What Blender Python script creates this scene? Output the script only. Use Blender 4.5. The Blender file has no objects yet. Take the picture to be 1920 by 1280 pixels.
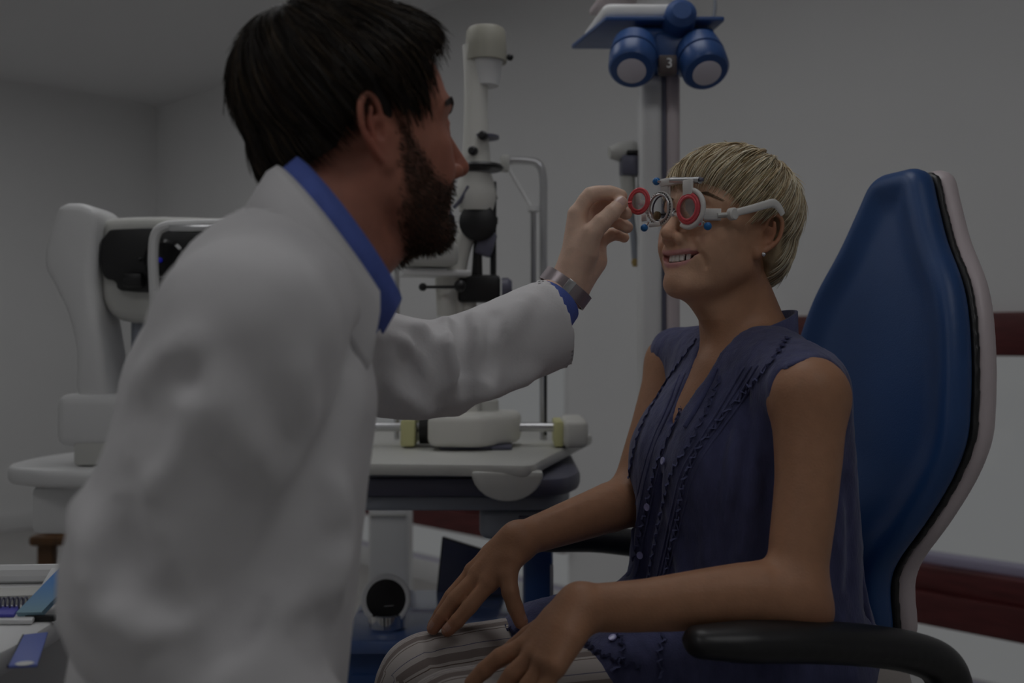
import bpy, bmesh, math, random
import numpy as np
from mathutils import Vector, Matrix

sc = bpy.context.scene
COL = sc.collection
PI = math.pi
random.seed(7)
rng = np.random.default_rng(11)

# ------------------------------------------------------------------ camera
F_PX = 35.0 / 36.0 * 1920.0
CAM_Z = 1.05
cam_data = bpy.data.cameras.new('camera')
cam_data.lens = 35.0
cam_data.sensor_width = 36.0
cam_data.dof.use_dof = True
cam_data.dof.focus_distance = 1.36
cam_data.dof.aperture_fstop = 3.0
cam_data.clip_start = 0.05
camera = bpy.data.objects.new('camera', cam_data)
camera.location = (0, 0, CAM_Z)
camera.rotation_euler = (PI / 2, 0, 0)
COL.objects.link(camera)
sc.camera = camera

# ------------------------------------------------------------------ world, lamps, exposure
world = bpy.data.worlds.new('world')
sc.world = world
world.use_nodes = True
world.node_tree.nodes['Background'].inputs[0].default_value = (0.97, 0.99, 1.0, 1)
world.node_tree.nodes['Background'].inputs[1].default_value = 1.05
sc.view_settings.view_transform = 'Standard'
sc.view_settings.look = 'None'
sc.view_settings.gamma = 1.0
sc.view_settings.use_curve_mapping = False
sc.view_settings.exposure = -2.94
LAMP_GLOW = 17.5


def at(px, py, Y):
    """the point of the room that lies at depth Y behind picture point (px, py)"""
    return np.array([(px - 960.0) / F_PX * Y, Y, CAM_Z + (640.0 - py) / F_PX * Y])


def c8(r, g, b):
    """surface colour read off the photograph, whose white stands at 102"""
    o = []
    for v in (r, g, b):
        v = min(v / 102.0, 1.0)
        o.append(v / 12.92 if v <= 0.04045 else ((v + 0.055) / 1.055) ** 2.4)
    return tuple(o)


# ------------------------------------------------------------------ materials
def new_mat(name, col=(0.8, 0.8, 0.8), rough=0.5, metal=0.0, spec=0.5, noise=0.0, nscale=20.0,
            bump=0.0, bscale=60.0, attr=None, sss=0.0, coat=0.0, sheen=0.0, emit=0.0, stretch=None):
    m = bpy.data.materials.new(name)
    m.use_nodes = True
    nt = m.node_tree
    b = nt.nodes['Principled BSDF']
    b.inputs['Base Color'].default_value = (*col, 1)
    b.inputs['Roughness'].default_value = rough
    b.inputs['Metallic'].default_value = metal
    b.inputs['Specular IOR Level'].default_value = spec
    b.inputs['Coat Weight'].default_value = coat
    b.inputs['Sheen Weight'].default_value = sheen
    if sss > 0:
        b.inputs['Subsurface Weight'].default_value = sss
        b.inputs['Subsurface Radius'].default_value = (1.0, 0.35, 0.2)
        b.inputs['Subsurface Scale'].default_value = 0.006
    if emit > 0:
        b.inputs['Emission Color'].default_value = (*col, 1)
        b.inputs['Emission Strength'].default_value = emit
    L = nt.links
    tc = nt.nodes.new('ShaderNodeTexCoord')
    src = None
    if attr:
        a = nt.nodes.new('ShaderNodeAttribute')
        a.attribute_name = attr
        src = a.outputs['Color']
        L.new(src, b.inputs['Base Color'])

    def mapped(scale):
        if stretch is None:
            return tc.outputs['Object']
        mp = nt.nodes.new('ShaderNodeMapping')
        mp.inputs['Scale'].default_value = stretch
        L.new(tc.outputs['Object'], mp.inputs['Vector'])
        return mp.outputs['Vector']
    if noise > 0:
        n = nt.nodes.new('ShaderNodeTexNoise')
        n.inputs['Scale'].default_value = nscale
        n.inputs['Detail'].default_value = 4
        L.new(mapped(1), n.inputs['Vector'])
        mr = nt.nodes.new('ShaderNodeMapRange')
        mr.inputs['From Min'].default_value = 0.3
        mr.inputs['From Max'].default_value = 0.7
        mr.inputs['To Min'].default_value = 1 - noise
        mr.inputs['To Max'].default_value = 1 + noise
        L.new(n.outputs['Fac'], mr.inputs['Value'])
        mx = nt.nodes.new('ShaderNodeVectorMath')
        mx.operation = 'SCALE'
        if src is not None:
            L.new(src, mx.inputs[0])
        else:
            mx.inputs[0].default_value = col
        L.new(mr.outputs['Result'], mx.inputs['Scale'])
        L.new(mx.outputs['Vector'], b.inputs['Base Color'])
    if bump > 0:
        n = nt.nodes.new('ShaderNodeTexNoise')
        n.inputs['Scale'].default_value = bscale
        n.inputs['Detail'].default_value = 5
        L.new(mapped(1), n.inputs['Vector'])
        bp = nt.nodes.new('ShaderNodeBump')
        bp.inputs['Strength'].default_value = bump
        bp.inputs['Distance'].default_value = 0.002
        L.new(n.outputs['Fac'], bp.inputs['Height'])
        L.new(bp.outputs['Normal'], b.inputs['Normal'])
    return m


def glass_mat(name, tint=(1, 1, 1), gloss=0.03):
    m = bpy.data.materials.new(name)
    m.use_nodes = True
    nt = m.node_tree
    nt.nodes.remove(nt.nodes['Principled BSDF'])
    out = nt.nodes['Material Output']
    t = nt.nodes.new('ShaderNodeBsdfTransparent')
    t.inputs[0].default_value = (*tint, 1)
    g = nt.nodes.new('ShaderNodeBsdfGlossy')
    g.inputs['Roughness'].default_value = 0.03
    mx = nt.nodes.new('ShaderNodeMixShader')
    mx.inputs[0].default_value = gloss
    nt.links.new(t.outputs[0], mx.inputs[1])
    nt.links.new(g.outputs[0], mx.inputs[2])
    nt.links.new(mx.outputs[0], out.inputs[0])
    return m


# ------------------------------------------------------------------ objects
def origin_of(o):
    p = np.zeros(3)
    while o is not None:
        p = p + np.array(o.location)
        o = o.parent
    return p


def mesh_obj(name, V, Fc, mat, parent=None, smooth=True, loc=None, attrs=None):
    """one mesh object from world-space vertices; Fc an (n,k) array or a list of faces"""
    V = np.asarray(V, dtype=np.float64)
    if loc is None:
        loc = origin_of(parent) if parent is not None else V.mean(0)
    loc = np.asarray(loc, float)
    me = bpy.data.meshes.new(name)
    L = (V - loc)
    if isinstance(Fc, np.ndarray) and Fc.ndim == 2:
        n, k = Fc.shape
        me.vertices.add(len(L))
        me.vertices.foreach_set('co', L.astype(np.float32).ravel())
        me.loops.add(n * k)
        me.loops.foreach_set('vertex_index', Fc.astype(np.int32).ravel())
        me.polygons.add(n)
        me.polygons.foreach_set('loop_start', np.arange(0, n * k, k, dtype=np.int32))
        me.update(calc_edges=True)
        me.validate()
    else:
        me.from_pydata([tuple(v) for v in L], [], [tuple(int(i) for i in f) for f in Fc])
        me.update()
    me.polygons.foreach_set('use_smooth', np.full(len(me.polygons), smooth, dtype=bool))
    if attrs:
        for an, arr in attrs.items():
            arr = np.asarray(arr, dtype=np.float32)
            if arr.ndim == 2:
                a = me.attributes.new(an, 'FLOAT_COLOR', 'POINT')
                rgba = np.ones((len(arr), 4), np.float32)
                rgba[:, :3] = arr
                a.data.foreach_set('color', rgba.ravel())
            else:
                a = me.attributes.new(an, 'FLOAT', 'POINT')
                a.data.foreach_set('value', arr)
    if mat is not None:
        me.materials.append(mat)
    o = bpy.data.objects.new(name, me)
    COL.objects.link(o)
    if parent is not None:
        o.parent = parent
        o.location = loc - origin_of(parent)
    else:
        o.location = loc
    return o


def thing(name, label, cat, loc, group=None):
    o = bpy.data.objects.new(name, None)
    o.empty_display_size = 0.05
    COL.objects.link(o)
    o.location = tuple(loc)
    return tag(o, label, cat, group)


def tag(o, label, cat=None, group=None, kind=None):
    o['label'] = label
    if cat:
        o['category'] = cat
    if group:
        o['group'] = group
    if kind:
        o['kind'] = kind
    return o


def flat_shade(o, angle=35):
    """smooth shading with sharp edges kept"""
    me = o.data
    bm = bmesh.new()
    bm.from_mesh(me)
    for e in bm.edges:
        if len(e.link_faces) == 2 and e.calc_face_angle(0) > math.radians(angle):
            e.smooth = False
    bm.to_mesh(me)
    bm.free()
    return o


class MB:
    """collects simple shapes in world space, then links them as ONE mesh object"""

    def __init__(self):
        self.V, self.F = [], []

    def add(self, V, Fc):
        o = len(self.V)
        self.V.extend([tuple(v) for v in V])
        self.F.extend([tuple(int(i) + o for i in f) for f in Fc])
        return self

    def box(self, c, size, rot=None, bevel=0.0, seg=2):
        bm = bmesh.new()
        bmesh.ops.create_cube(bm, size=1.0)
        bmesh.ops.scale(bm, vec=Vector(size), verts=bm.verts)
        if bevel > 0:
            bmesh.ops.bevel(bm, geom=list(bm.edges), offset=bevel, segments=seg, profile=0.5, affect='EDGES')
        R = np.eye(3) if rot is None else np.asarray(rot)
        bm.verts.ensure_lookup_table()
        V = np.array([v.co for v in bm.verts]) @ R.T + np.asarray(c)
        Fc = [[v.index for v in f.verts] for f in bm.faces]
        bm.free()
        return self.add(V, Fc)

    def tube(self, pts, rad, n=10, flat=None, caps=True, up=None):
        pts = np.asarray(pts, float)
        m = len(pts)
        rad = np.full(m, rad) if np.isscalar(rad) else np.asarray(rad, float)
        T = np.gradient(pts, axis=0)
        T /= np.linalg.norm(T, axis=1)[:, None] + 1e-12
        ref = np.array([0, 0, 1.0]) if up is None else np.asarray(up, float)
        if abs(T[0] @ ref) > 0.95:
            ref = np.array([1.0, 0, 0])
        nrm = np.cross(T[0], ref)
        nrm /= np.linalg.norm(nrm)
        V = []
        for i in range(m):
            nrm = nrm - T[i] * (nrm @ T[i])
            nrm /= np.linalg.norm(nrm)
            b = np.cross(T[i], nrm)
            for j in range(n):
                a = 2 * PI * j / n
                s = 1.0 if flat is None else flat
                V.append(pts[i] + rad[i] * (math.cos(a) * nrm + s * math.sin(a) * b))
        Fc = []
        for i in range(m - 1):
            for j in range(n):
                k = (j + 1) % n
                Fc.append((i * n + j, i * n + k, (i + 1) * n + k, (i + 1) * n + j))
        if caps:
            Fc.append(tuple(range(n))[::-1])
            Fc.append(tuple((m - 1) * n + j for j in range(n)))
        return self.add(V, Fc)

    def lathe(self, c, axis, prof, n=28):
        """prof: list of (along axis, radius)"""
        ax = np.asarray(axis, float)
        ax = ax / np.linalg.norm(ax)
        ref = np.array([0, 0, 1.0]) if abs(ax[2]) < 0.9 else np.array([1.0, 0, 0])
        u = np.cross(ax, ref)
        u /= np.linalg.norm(u)
        v = np.cross(ax, u)
        V = []
        for h, r in prof:
            for j in range(n):
                a = 2 * PI * j / n
                V.append(np.asarray(c) + ax * h + r * (math.cos(a) * u + math.sin(a) * v))
        Fc = []
        m = len(prof)
        for i in range(m - 1):
            for j in range(n):
                k = (j + 1) % n
                Fc.append((i * n + j, (i + 1) * n + j, (i + 1) * n + k, i * n + k))
        Fc.append(tuple(range(n)))
        Fc.append(tuple((m - 1) * n + j for j in range(n))[::-1])
        return self.add(V, Fc)

    def ring(self, c, axis, R, r, n=40, k=10, sx=1.0):
        ax = np.asarray(axis, float)
        ax = ax / np.linalg.norm(ax)
        ref = np.array([0, 0, 1.0]) if abs(ax[2]) < 0.9 else np.array([1.0, 0, 0])
        u = np.cross(ax, ref)
        u /= np.linalg.norm(u)
        v = np.cross(ax, u)
        V = []
        for i in range(n):
            a = 2 * PI * i / n
            rd = math.cos(a) * u + math.sin(a) * v
            for j in range(k):
                b = 2 * PI * j / k
                V.append(np.asarray(c) + rd * (R + r * math.cos(b)) + ax * r * sx * math.sin(b))
        Fc = [(i * k + j, ((i + 1) % n) * k + j, ((i + 1) % n) * k + (j + 1) % k, i * k + (j + 1) % k)
              for i in range(n) for j in range(k)]
        return self.add(V, Fc)

    def ball(self, c, r, n=16, m=10, R=None):
        r = np.full(3, r) if np.isscalar(r) else np.asarray(r, float)
        R = np.eye(3) if R is None else R
        V = [np.asarray(c) + R @ np.array([0, 0, r[2]])]
        for i in range(1, m):
            t = PI * i / m
            for j in range(n):
                a = 2 * PI * j / n
                V.append(np.asarray(c) + R @ (r * np.array([math.sin(t) * math.cos(a), math.sin(t) * math.sin(a), math.cos(t)])))
        V.append(np.asarray(c) - R @ np.array([0, 0, r[2]]))
        Fc = [(0, 1 + j, 1 + (j + 1) % n) for j in range(n)]
        for i in range(m - 2):
            for j in range(n):
                k = (j + 1) % n
                Fc.append((1 + i * n + j, 1 + (i + 1) * n + j, 1 + (i + 1) * n + k, 1 + i * n + k))
        e = len(V) - 1
        Fc += [(e, 1 + (m - 2) * n + (j + 1) % n, 1 + (m - 2) * n + j) for j in range(n)]
        return self.add(V, Fc)

    def prism(self, poly, c, u, v, w, depth, bevel=0.0, seg=2):
        """closed outline poly (s,t) in plane u,v at c, extruded along w"""
        bm = bmesh.new()
        c, u, v, w = (np.asarray(q, float) for q in (c, u, v, w))
        vs = [bm.verts.new(Vector(c + s * u + t * v)) for s, t in poly]
        f = bm.faces.new(vs)
        ex = bmesh.ops.extrude_face_region(bm, geom=[f])
        nv = [g for g in ex['geom'] if isinstance(g, bmesh.types.BMVert)]
        bmesh.ops.translate(bm, verts=nv, vec=Vector(w * depth))
        bmesh.ops.recalc_face_normals(bm, faces=bm.faces)
        if bevel > 0:
            eds = [e for e in bm.edges if len(e.link_faces) == 2 and e.calc_face_angle(0) > math.radians(40)]
            bmesh.ops.bevel(bm, geom=eds, offset=bevel, segments=seg, profile=0.5, affect='EDGES', clamp_overlap=True)
        bm.verts.index_update()
        V = [v_.co.copy() for v_ in bm.verts]
        Fc = [[v_.index for v_ in f_.verts] for f_ in bm.faces]
        bm.free()
        return self.add(V, Fc)

    def build(self, name, mat, parent=None, smooth=True, loc=None, sharp=35):
        o = mesh_obj(name, np.array(self.V), self.F, mat, parent, smooth, loc)
        if smooth and sharp:
            flat_shade(o, sharp)
        return o


def spline(pts, n=8):
    """Catmull-Rom through rows of any width"""
    P = np.asarray(pts, float)
    Q = np.vstack([2 * P[0] - P[1], P, 2 * P[-1] - P[-2]])
    out = []
    for i in range(1, len(Q) - 2):
        for j in range(n):
            t = j / n
            a, b, c, d = Q[i - 1], Q[i], Q[i + 1], Q[i + 2]
            out.append(0.5 * ((2 * b) + (c - a) * t + (2 * a - 5 * b + 4 * c - d) * t * t + (3 * b - a - 3 * c + d) * t ** 3))
    out.append(P[-1])
    return np.array(out)


def rotz(a):
    c, s = math.cos(a), math.sin(a)
    return np.array([[c, -s, 0], [s, c, 0], [0, 0, 1.0]])


def roty(a):
    c, s = math.cos(a), math.sin(a)
    return np.array([[c, 0, s], [0, 1, 0], [-s, 0, c]])


def rotx(a):
    c, s = math.cos(a), math.sin(a)
    return np.array([[1, 0, 0], [0, c, -s], [0, s, c]])


# ------------------------------------------------------------------ smooth solid modelling on a grid
def axis_steps(lo, hi, coarse, fine=()):
    """grid line positions with finer steps inside the (a, b, step) ranges"""
    xs = [lo]
    while xs[-1] < hi:
        x = xs[-1]
        h = coarse
        for a, b, s in fine:
            if a - 1e-9 <= x < b:
                h = min(h, s)
            elif x < a:
                h = min(h, max(s, (a - x) * 0.25 + s))
            else:
                h = min(h, (x - b) * 0.25 + s)
        xs.append(x + h)
    return np.array(xs, np.float32)


class Frame:
    def __init__(self, R=None, t=(0, 0, 0), s=1.0):
        self.R = np.eye(3) if R is None else np.asarray(R, float)
        self.t = np.asarray(t, float)
        self.s = s

    def w(self, p):
        return self.t + self.s * (self.R @ np.asarray(p, float))


IDF = Frame()


class Solid:
    def __init__(self, xs, ys, zs):
        self.xs, self.ys, self.zs = (np.asarray(a, np.float32) for a in (xs, ys, zs))
        self.d = np.full((len(xs), len(ys), len(zs)), 1.0, np.float32)

    @staticmethod
    def box(lo, hi, h):
        return Solid(*[np.arange(lo[i], hi[i] + h, h, dtype=np.float32) for i in range(3)])

    def _sl(self, lo, hi):
        r = []
        for a, l, h in ((self.xs, lo[0], hi[0]), (self.ys, lo[1], hi[1]), (self.zs, lo[2], hi[2])):
            i = max(int(np.searchsorted(a, l)) - 1, 0)
            j = min(int(np.searchsorted(a, h)) + 1, len(a))
            if j - i < 2:
                return None
            r.append(slice(i, j))
        return tuple(r)

    def apply(self, fn, lo, hi, k=0.0, op='u', frame=IDF, margin=0.012):
        """fn(x,y,z)->distance in the local frame; lo,hi local bounds"""
        cs = np.array([frame.w((x, y, z)) for x in (lo[0], hi[0]) for y in (lo[1], hi[1]) for z in (lo[2], hi[2])])
        mg = k + margin
        sl = self._sl(cs.min(0) - mg, cs.max(0) + mg)
        if sl is None:
            return
        X = self.xs[sl[0]][:, None, None]
        Y = self.ys[sl[1]][None, :, None]
        Z = self.zs[sl[2]][None, None, :]
        if frame is not IDF:
            t = frame.t.astype(np.float32)
            R = (frame.R / frame.s).astype(np.float32)
            dx, dy, dz = X - t[0], Y - t[1], Z - t[2]
            X = R[0, 0] * dx + R[1, 0] * dy + R[2, 0] * dz
            Y = R[0, 1] * dx + R[1, 1] * dy + R[2, 1] * dz
            Z = R[0, 2] * dx + R[1, 2] * dy + R[2, 2] * dz
        b = (fn(X, Y, Z) * frame.s).astype(np.float32)
        a = self.d[sl]
        if op == 'u':
            r = np.minimum(a, b)
            if k > 0:
                h = np.maximum(k - np.abs(a - b), 0) / k
                r = r - h * h * k * 0.25
        elif op == 's':
            b = -b
            r = np.maximum(a, b)
            if k > 0:
                h = np.maximum(k - np.abs(a - b), 0) / k
                r = r + h * h * k * 0.25
        elif op == 'i':
            r = np.maximum(a, b)
            if k > 0:
                h = np.maximum(k - np.abs(a - b), 0) / k
                r = r + h * h * k * 0.25
        self.d[sl] = r

    # primitives -------------------------------------------------
    def ell(self, c, r, k=0.0, op='u', frame=IDF, R=None):
        c = np.asarray(c, float)
        r = np.full(3, r, float) if np.isscalar(r) else np.asarray(r, float)
        fr = Frame(frame.R if R is None else frame.R @ R, frame.w(c), frame.s)
        rx, ry, rz = (float(q) for q in r)

        def fn(x, y, z):
            k0 = np.sqrt((x / rx) ** 2 + (y / ry) ** 2 + (z / rz) ** 2) + 1e-6
            k1 = np.sqrt((x / rx ** 2) ** 2 + (y / ry ** 2) ** 2 + (z / rz ** 2) ** 2) + 1e-6
            return k0 * (k0 - 1.0) / k1
        self.apply(fn, -r, r, k, op, fr)

    def tube(self, pts, rad, k=0.0, op='u', frame=IDF, lat=None, flat=None, inner_k=None):
        """swept body through pts; rad (n,) or (n,2) = radii along lat and across it"""
        P = np.asarray(pts, float)
        n = len(P)
        Rr = np.asarray(rad, float)
        if Rr.ndim == 0:
            Rr = np.full(n, float(Rr))
        if Rr.ndim == 1:
            Rr = np.stack([Rr, Rr], 1)
        mx = Rr.max()
        lo, hi = P.min(0) - mx, P.max(0) + mx

        def fn(x, y, z):
            best = None
            for i in range(n - 1):
                a, b = P[i], P[i + 1]
                ab = b - a
                L2 = float(ab @ ab) + 1e-12
                L = math.sqrt(L2)
                px, py, pz = x - a[0], y - a[1], z - a[2]
                t = np.clip((px * ab[0] + py * ab[1] + pz * ab[2]) / L2, 0, 1)
                qx, qy, qz = px - t * ab[0], py - t * ab[1], pz - t * ab[2]
                ra = Rr[i, 0] + t * (Rr[i + 1, 0] - Rr[i, 0])
                if lat is None:
                    d = np.sqrt(qx * qx + qy * qy + qz * qz) - ra
                else:
                    rb = Rr[i, 1] + t * (Rr[i + 1, 1] - Rr[i, 1])
                    T = ab / L
                    u = np.asarray(lat, float)
                    u = u - T * (u @ T)
                    u /= np.linalg.norm(u)
                    v = np.cross(T, u)
                    cu = (qx * u[0] + qy * u[1] + qz * u[2])
                    cv = (qx * v[0] + qy * v[1] + qz * v[2])
                    cw = (qx * T[0] + qy * T[1] + qz * T[2])
                    rc = np.minimum(ra, rb)
                    k0 = np.sqrt((cu / ra) ** 2 + (cv / rb) ** 2 + (cw / rc) ** 2) + 1e-6
                    k1 = np.sqrt((cu / ra ** 2) ** 2 + (cv / rb ** 2) ** 2 + (cw / rc ** 2) ** 2) + 1e-6
                    d = k0 * (k0 - 1) / k1
                if best is None:
                    best = d
                elif inner_k:
                    h = np.maximum(inner_k - np.abs(best - d), 0) / inner_k
                    best = np.minimum(best, d) - h * h * inner_k * 0.25
                else:
                    best = np.minimum(best, d)
            return best
        self.apply(fn, lo, hi, k, op, frame)

    def half(self, p, nrm, k=0.0):
        """keep the side the normal points away from"""
        p, nrm = np.asarray(p, float), np.asarray(nrm, float)
        nrm = nrm / np.linalg.norm(nrm)

        def fn(x, y, z):
            return (x - p[0]) * nrm[0] + (y - p[1]) * nrm[1] + (z - p[2]) * nrm[2]
        self.apply(fn, (self.xs[0], self.ys[0], self.zs[0]), (self.xs[-1], self.ys[-1], self.zs[-1]), k, 'i')

    def mesh(self, smooth=1):
        d = self.d
        s = d < 0
        s[0] = s[-1] = False
        s[:, 0] = s[:, -1] = False
        s[:, :, 0] = s[:, :, -1] = False
        any_ = s[:-1] | s[1:]
        any_ = any_[:, :-1] | any_[:, 1:]
        any_ = any_[:, :, :-1] | any_[:, :, 1:]
        all_ = s[:-1] & s[1:]
        all_ = all_[:, :-1] & all_[:, 1:]
        all_ = all_[:, :, :-1] & all_[:, :, 1:]
        act = any_ & ~all_
        I, J, K = np.nonzero(act)
        sh = act.shape
        flat = (I.astype(np.int64) * sh[1] + J) * sh[2] + K
        vals = {}
        for a in (0, 1):
            for b in (0, 1):
                for c in (0, 1):
                    v = d[I + a, J + b, K + c].astype(np.float64)
                    sg = s[I + a, J + b, K + c]
                    v = np.where(sg, np.minimum(v, -1e-7), np.maximum(v, 1e-7))
                    vals[(a, b, c)] = v
        acc = np.zeros((len(I), 3))
        cnt = np.zeros(len(I))
        corners = list(vals)
        for p in corners:
            for ax in range(3):
                if p[ax] == 0:
                    q = list(p)
                    q[ax] = 1
                    q = tuple(q)
                    va, vb = vals[p], vals[q]
                    m = (va < 0) != (vb < 0)
                    t = np.where(m, va / np.where(m, va - vb, 1.0), 0)
                    pos = np.zeros((len(I), 3))
                    for e in range(3):
                        pos[:, e] = p[e]
                    pos[:, ax] = t
                    acc += pos * m[:, None]
                    cnt += m
        acc /= np.maximum(cnt, 1)[:, None]
        V = np.stack([self.xs[I] + acc[:, 0] * (self.xs[I + 1] - self.xs[I]),
                      self.ys[J] + acc[:, 1] * (self.ys[J + 1] - self.ys[J]),
                      self.zs[K] + acc[:, 2] * (self.zs[K + 1] - self.zs[K])], 1).astype(np.float64)

        def look(i, j, k):
            f = (i.astype(np.int64) * sh[1] + j) * sh[2] + k
            return np.searchsorted(flat, f)
        quads = []
        for ax in range(3):
            sl0 = [slice(None)] * 3
            sl1 = [slice(None)] * 3
            sl0[ax] = slice(None, -1)
            sl1[ax] = slice(1, None)
            a, b = s[tuple(sl0)], s[tuple(sl1)]
            ch = a != b
            for e in range(3):
                if e != ax:
                    z = [slice(None)] * 3
                    z[e] = 0
                    ch[tuple(z)] = False
                    z[e] = -1
                    ch[tuple(z)] = False
            i, j, k = np.nonzero(ch)
            ins = a[i, j, k]
            o1, o2 = [(1, 2), (2, 0), (0, 1)][ax]
            idx = [i, j, k]

            def cell(da, db):
                q = [i.copy(), j.copy(), k.copy()]
                q[o1] = q[o1] - da
                q[o2] = q[o2] - db
                return look(*q)
            c00, c10, c11, c01 = cell(1, 1), cell(0, 1), cell(0, 0), cell(1, 0)
            q = np.stack([c00, c10, c11, c01], 1)
            q[~ins] = q[~ins][:, ::-1]
            quads.append(q)
        Q = np.vstack(quads)
        for _ in range(smooth):
            V = relax(V, Q, 0.5)
        return V, Q

    def sample(self, P):
        """distance at points (trilinear)"""
        P = np.asarray(P, float)
        idx, fr = [], []
        for a, q in ((self.xs, P[:, 0]), (self.ys, P[:, 1]), (self.zs, P[:, 2])):
            i = np.clip(np.searchsorted(a, q) - 1, 0, len(a) - 2)
            idx.append(i)
            fr.append(np.clip((q - a[i]) / (a[i + 1] - a[i]), 0, 1))
        r = 0
        for a in (0, 1):
            for b in (0, 1):
                for c in (0, 1):
                    w = (fr[0] if a else 1 - fr[0]) * (fr[1] if b else 1 - fr[1]) * (fr[2] if c else 1 - fr[2])
                    r = r + w * self.d[idx[0] + a, idx[1] + b, idx[2] + c]
        return r

    def grad(self, P, e=0.003):
        P = np.asarray(P, float)
        g = np.stack([self.sample(P + dv) - self.sample(P - dv) for dv in np.eye(3) * e], 1)
        return g / (np.linalg.norm(g, axis=1)[:, None] + 1e-9)

    def drop(self, P, off=0.0, it=12):
        """move points onto the surface (plus off)"""
        P = np.array(P, float)
        for _ in range(it):
            d = self.sample(P) - off
            P -= self.grad(P) * np.clip(d, -0.02, 0.02)[:, None] * 0.8
        return P

    def cast(self, P, D, step=0.004, far=0.6):
        """first hit of rays P + t D; returns points (nan rows where missed)"""
        P = np.array(P, float)
        D = np.asarray(D, float)
        D = D / np.linalg.norm(D, axis=-1, keepdims=True)
        if D.ndim == 1:
            D = np.repeat(D[None], len(P), 0)
        t = np.zeros(len(P))
        done = np.zeros(len(P), bool)
        prev = self.sample(P)
        for _ in range(int(far / step)):
            t2 = t + step
            d = self.sample(P + D * t2[:, None])
            hit = (d < 0) & ~done
            if hit.any():
                f = prev[hit] / np.maximum(prev[hit] - d[hit], 1e-9)
                t[hit] += step * np.clip(f, 0, 1)
                done |= hit
            go = ~done
            t[go] = t2[go]
            prev = d
        out = P + D * t[:, None]
        out[~done] = np.nan
        return out


def relax(V, Q, w):
    acc = np.zeros_like(V)
    cnt = np.zeros(len(V))
    for a, b in ((0, 1), (1, 2), (2, 3), (3, 0)):
        np.add.at(acc, Q[:, a], V[Q[:, b]])
        np.add.at(acc, Q[:, b], V[Q[:, a]])
        np.add.at(cnt, Q[:, a], 1)
        np.add.at(cnt, Q[:, b], 1)
    return V * (1 - w) + w * acc / np.maximum(cnt, 1)[:, None]


def vnormals(V, Q):
    n = np.cross(V[Q[:, 2]] - V[Q[:, 0]], V[Q[:, 3]] - V[Q[:, 1]])
    N = np.zeros_like(V)
    for i in range(4):
        np.add.at(N, Q[:, i], n)
    return N / (np.linalg.norm(N, axis=1)[:, None] + 1e-12)


def vnoise(P, seed=0):
    """smooth value noise in -1..1"""
    P = np.asarray(P, float)
    i = np.floor(P).astype(np.int64)
    f = P - i
    f = f * f * (3 - 2 * f)
    r = 0
    for a in (0, 1):
        for b in (0, 1):
            for c in (0, 1):
                h = ((i[:, 0] + a) * 374761393 + (i[:, 1] + b) * 668265263 + (i[:, 2] + c) * 2147483647 + seed * 974711) & 0xffffffff
                h = ((h ^ (h >> 13)) * 1274126177) & 0xffffffff
                h = (h ^ (h >> 16)) & 0xffff
                w = (f[:, 0] if a else 1 - f[:, 0]) * (f[:, 1] if b else 1 - f[:, 1]) * (f[:, 2] if c else 1 - f[:, 2])
                r = r + w * (h / 32767.5 - 1)
    return r


def strands(paths, width, sides=3):
    """many thin tapered tubes; paths (n, m, 3)"""
    Pn = np.asarray(paths, float)
    n, m, _ = Pn.shape
    T = np.gradient(Pn, axis=1)
    T /= np.linalg.norm(T, axis=2, keepdims=True) + 1e-12
    ref = np.array([0.31, 0.82, 0.48])
    N1 = np.cross(T, ref)
    N1 /= np.linalg.norm(N1, axis=2, keepdims=True) + 1e-9
    N2 = np.cross(T, N1)
    prof = np.interp(np.linspace(0, 1, m), [0, 0.15, 0.7, 1], [0.7, 1, 0.9, 0.15])
    w = np.asarray(width)
    w = (w[:, None] if w.ndim else w) * prof[None, :]
    w = np.broadcast_to(w, (n, m))
    V = np.zeros((n, m, sides, 3))
    for s in range(sides):
        a = 2 * PI * s / sides
        V[:, :, s] = Pn + w[:, :, None] * (math.cos(a) * N1 + math.sin(a) * N2)
    base = (np.arange(n)[:, None, None] * m + np.arange(m - 1)[None, :, None]) * sides
    s = np.arange(sides)[None, None, :]
    s2 = (s + 1) % sides
    q = np.stack([base + s, base + s2, base + sides + s2, base + sides + s], -1)
    return V.reshape(-1, 3), q.reshape(-1, 4)

# ------------------------------------------------------------------ shared materials
M = {}
M['wall'] = new_mat('wall_paint', (0.85, 0.85, 0.85), 0.85, noise=0.02, nscale=1.5, bump=0.08, bscale=180)
M['ceiling'] = new_mat('ceiling_paint', (0.85, 0.85, 0.855), 0.9, bump=0.05, bscale=150)
M['floor'] = new_mat('floor_vinyl', (0.48, 0.47, 0.455), 0.45, noise=0.05, nscale=6)
M['frame_wood'] = new_mat('window_wood', c8(38, 17, 17), 0.45, noise=0.25, nscale=9, stretch=(1, 1, 8))
M['sill'] = new_mat('sill_grey', c8(72, 70, 80), 0.5)
M['white'] = new_mat('white_plastic', (0.80, 0.80, 0.80), 0.4, noise=0.015, nscale=8)
M['cream'] = new_mat('cream_plastic', (0.76, 0.75, 0.70), 0.45)
M['ivory'] = new_mat('ivory_plastic', c8(88, 87, 64), 0.5)
M['grey'] = new_mat('grey_plastic', c8(82, 82, 80), 0.45)
M['midgrey'] = new_mat('mid_grey_metal', c8(60, 62, 66), 0.4)
M['darkgrey'] = new_mat('dark_grey_metal', c8(40, 40, 47), 0.4)
M['black'] = new_mat('black_plastic', (0.012, 0.012, 0.013), 0.4)
M['gloss_black'] = new_mat('gloss_black', (0.004, 0.004, 0.005), 0.12)
M['blue_metal'] = new_mat('blue_painted_metal', (0.03, 0.085, 0.26), 0.35, noise=0.06, nscale=14)
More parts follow.
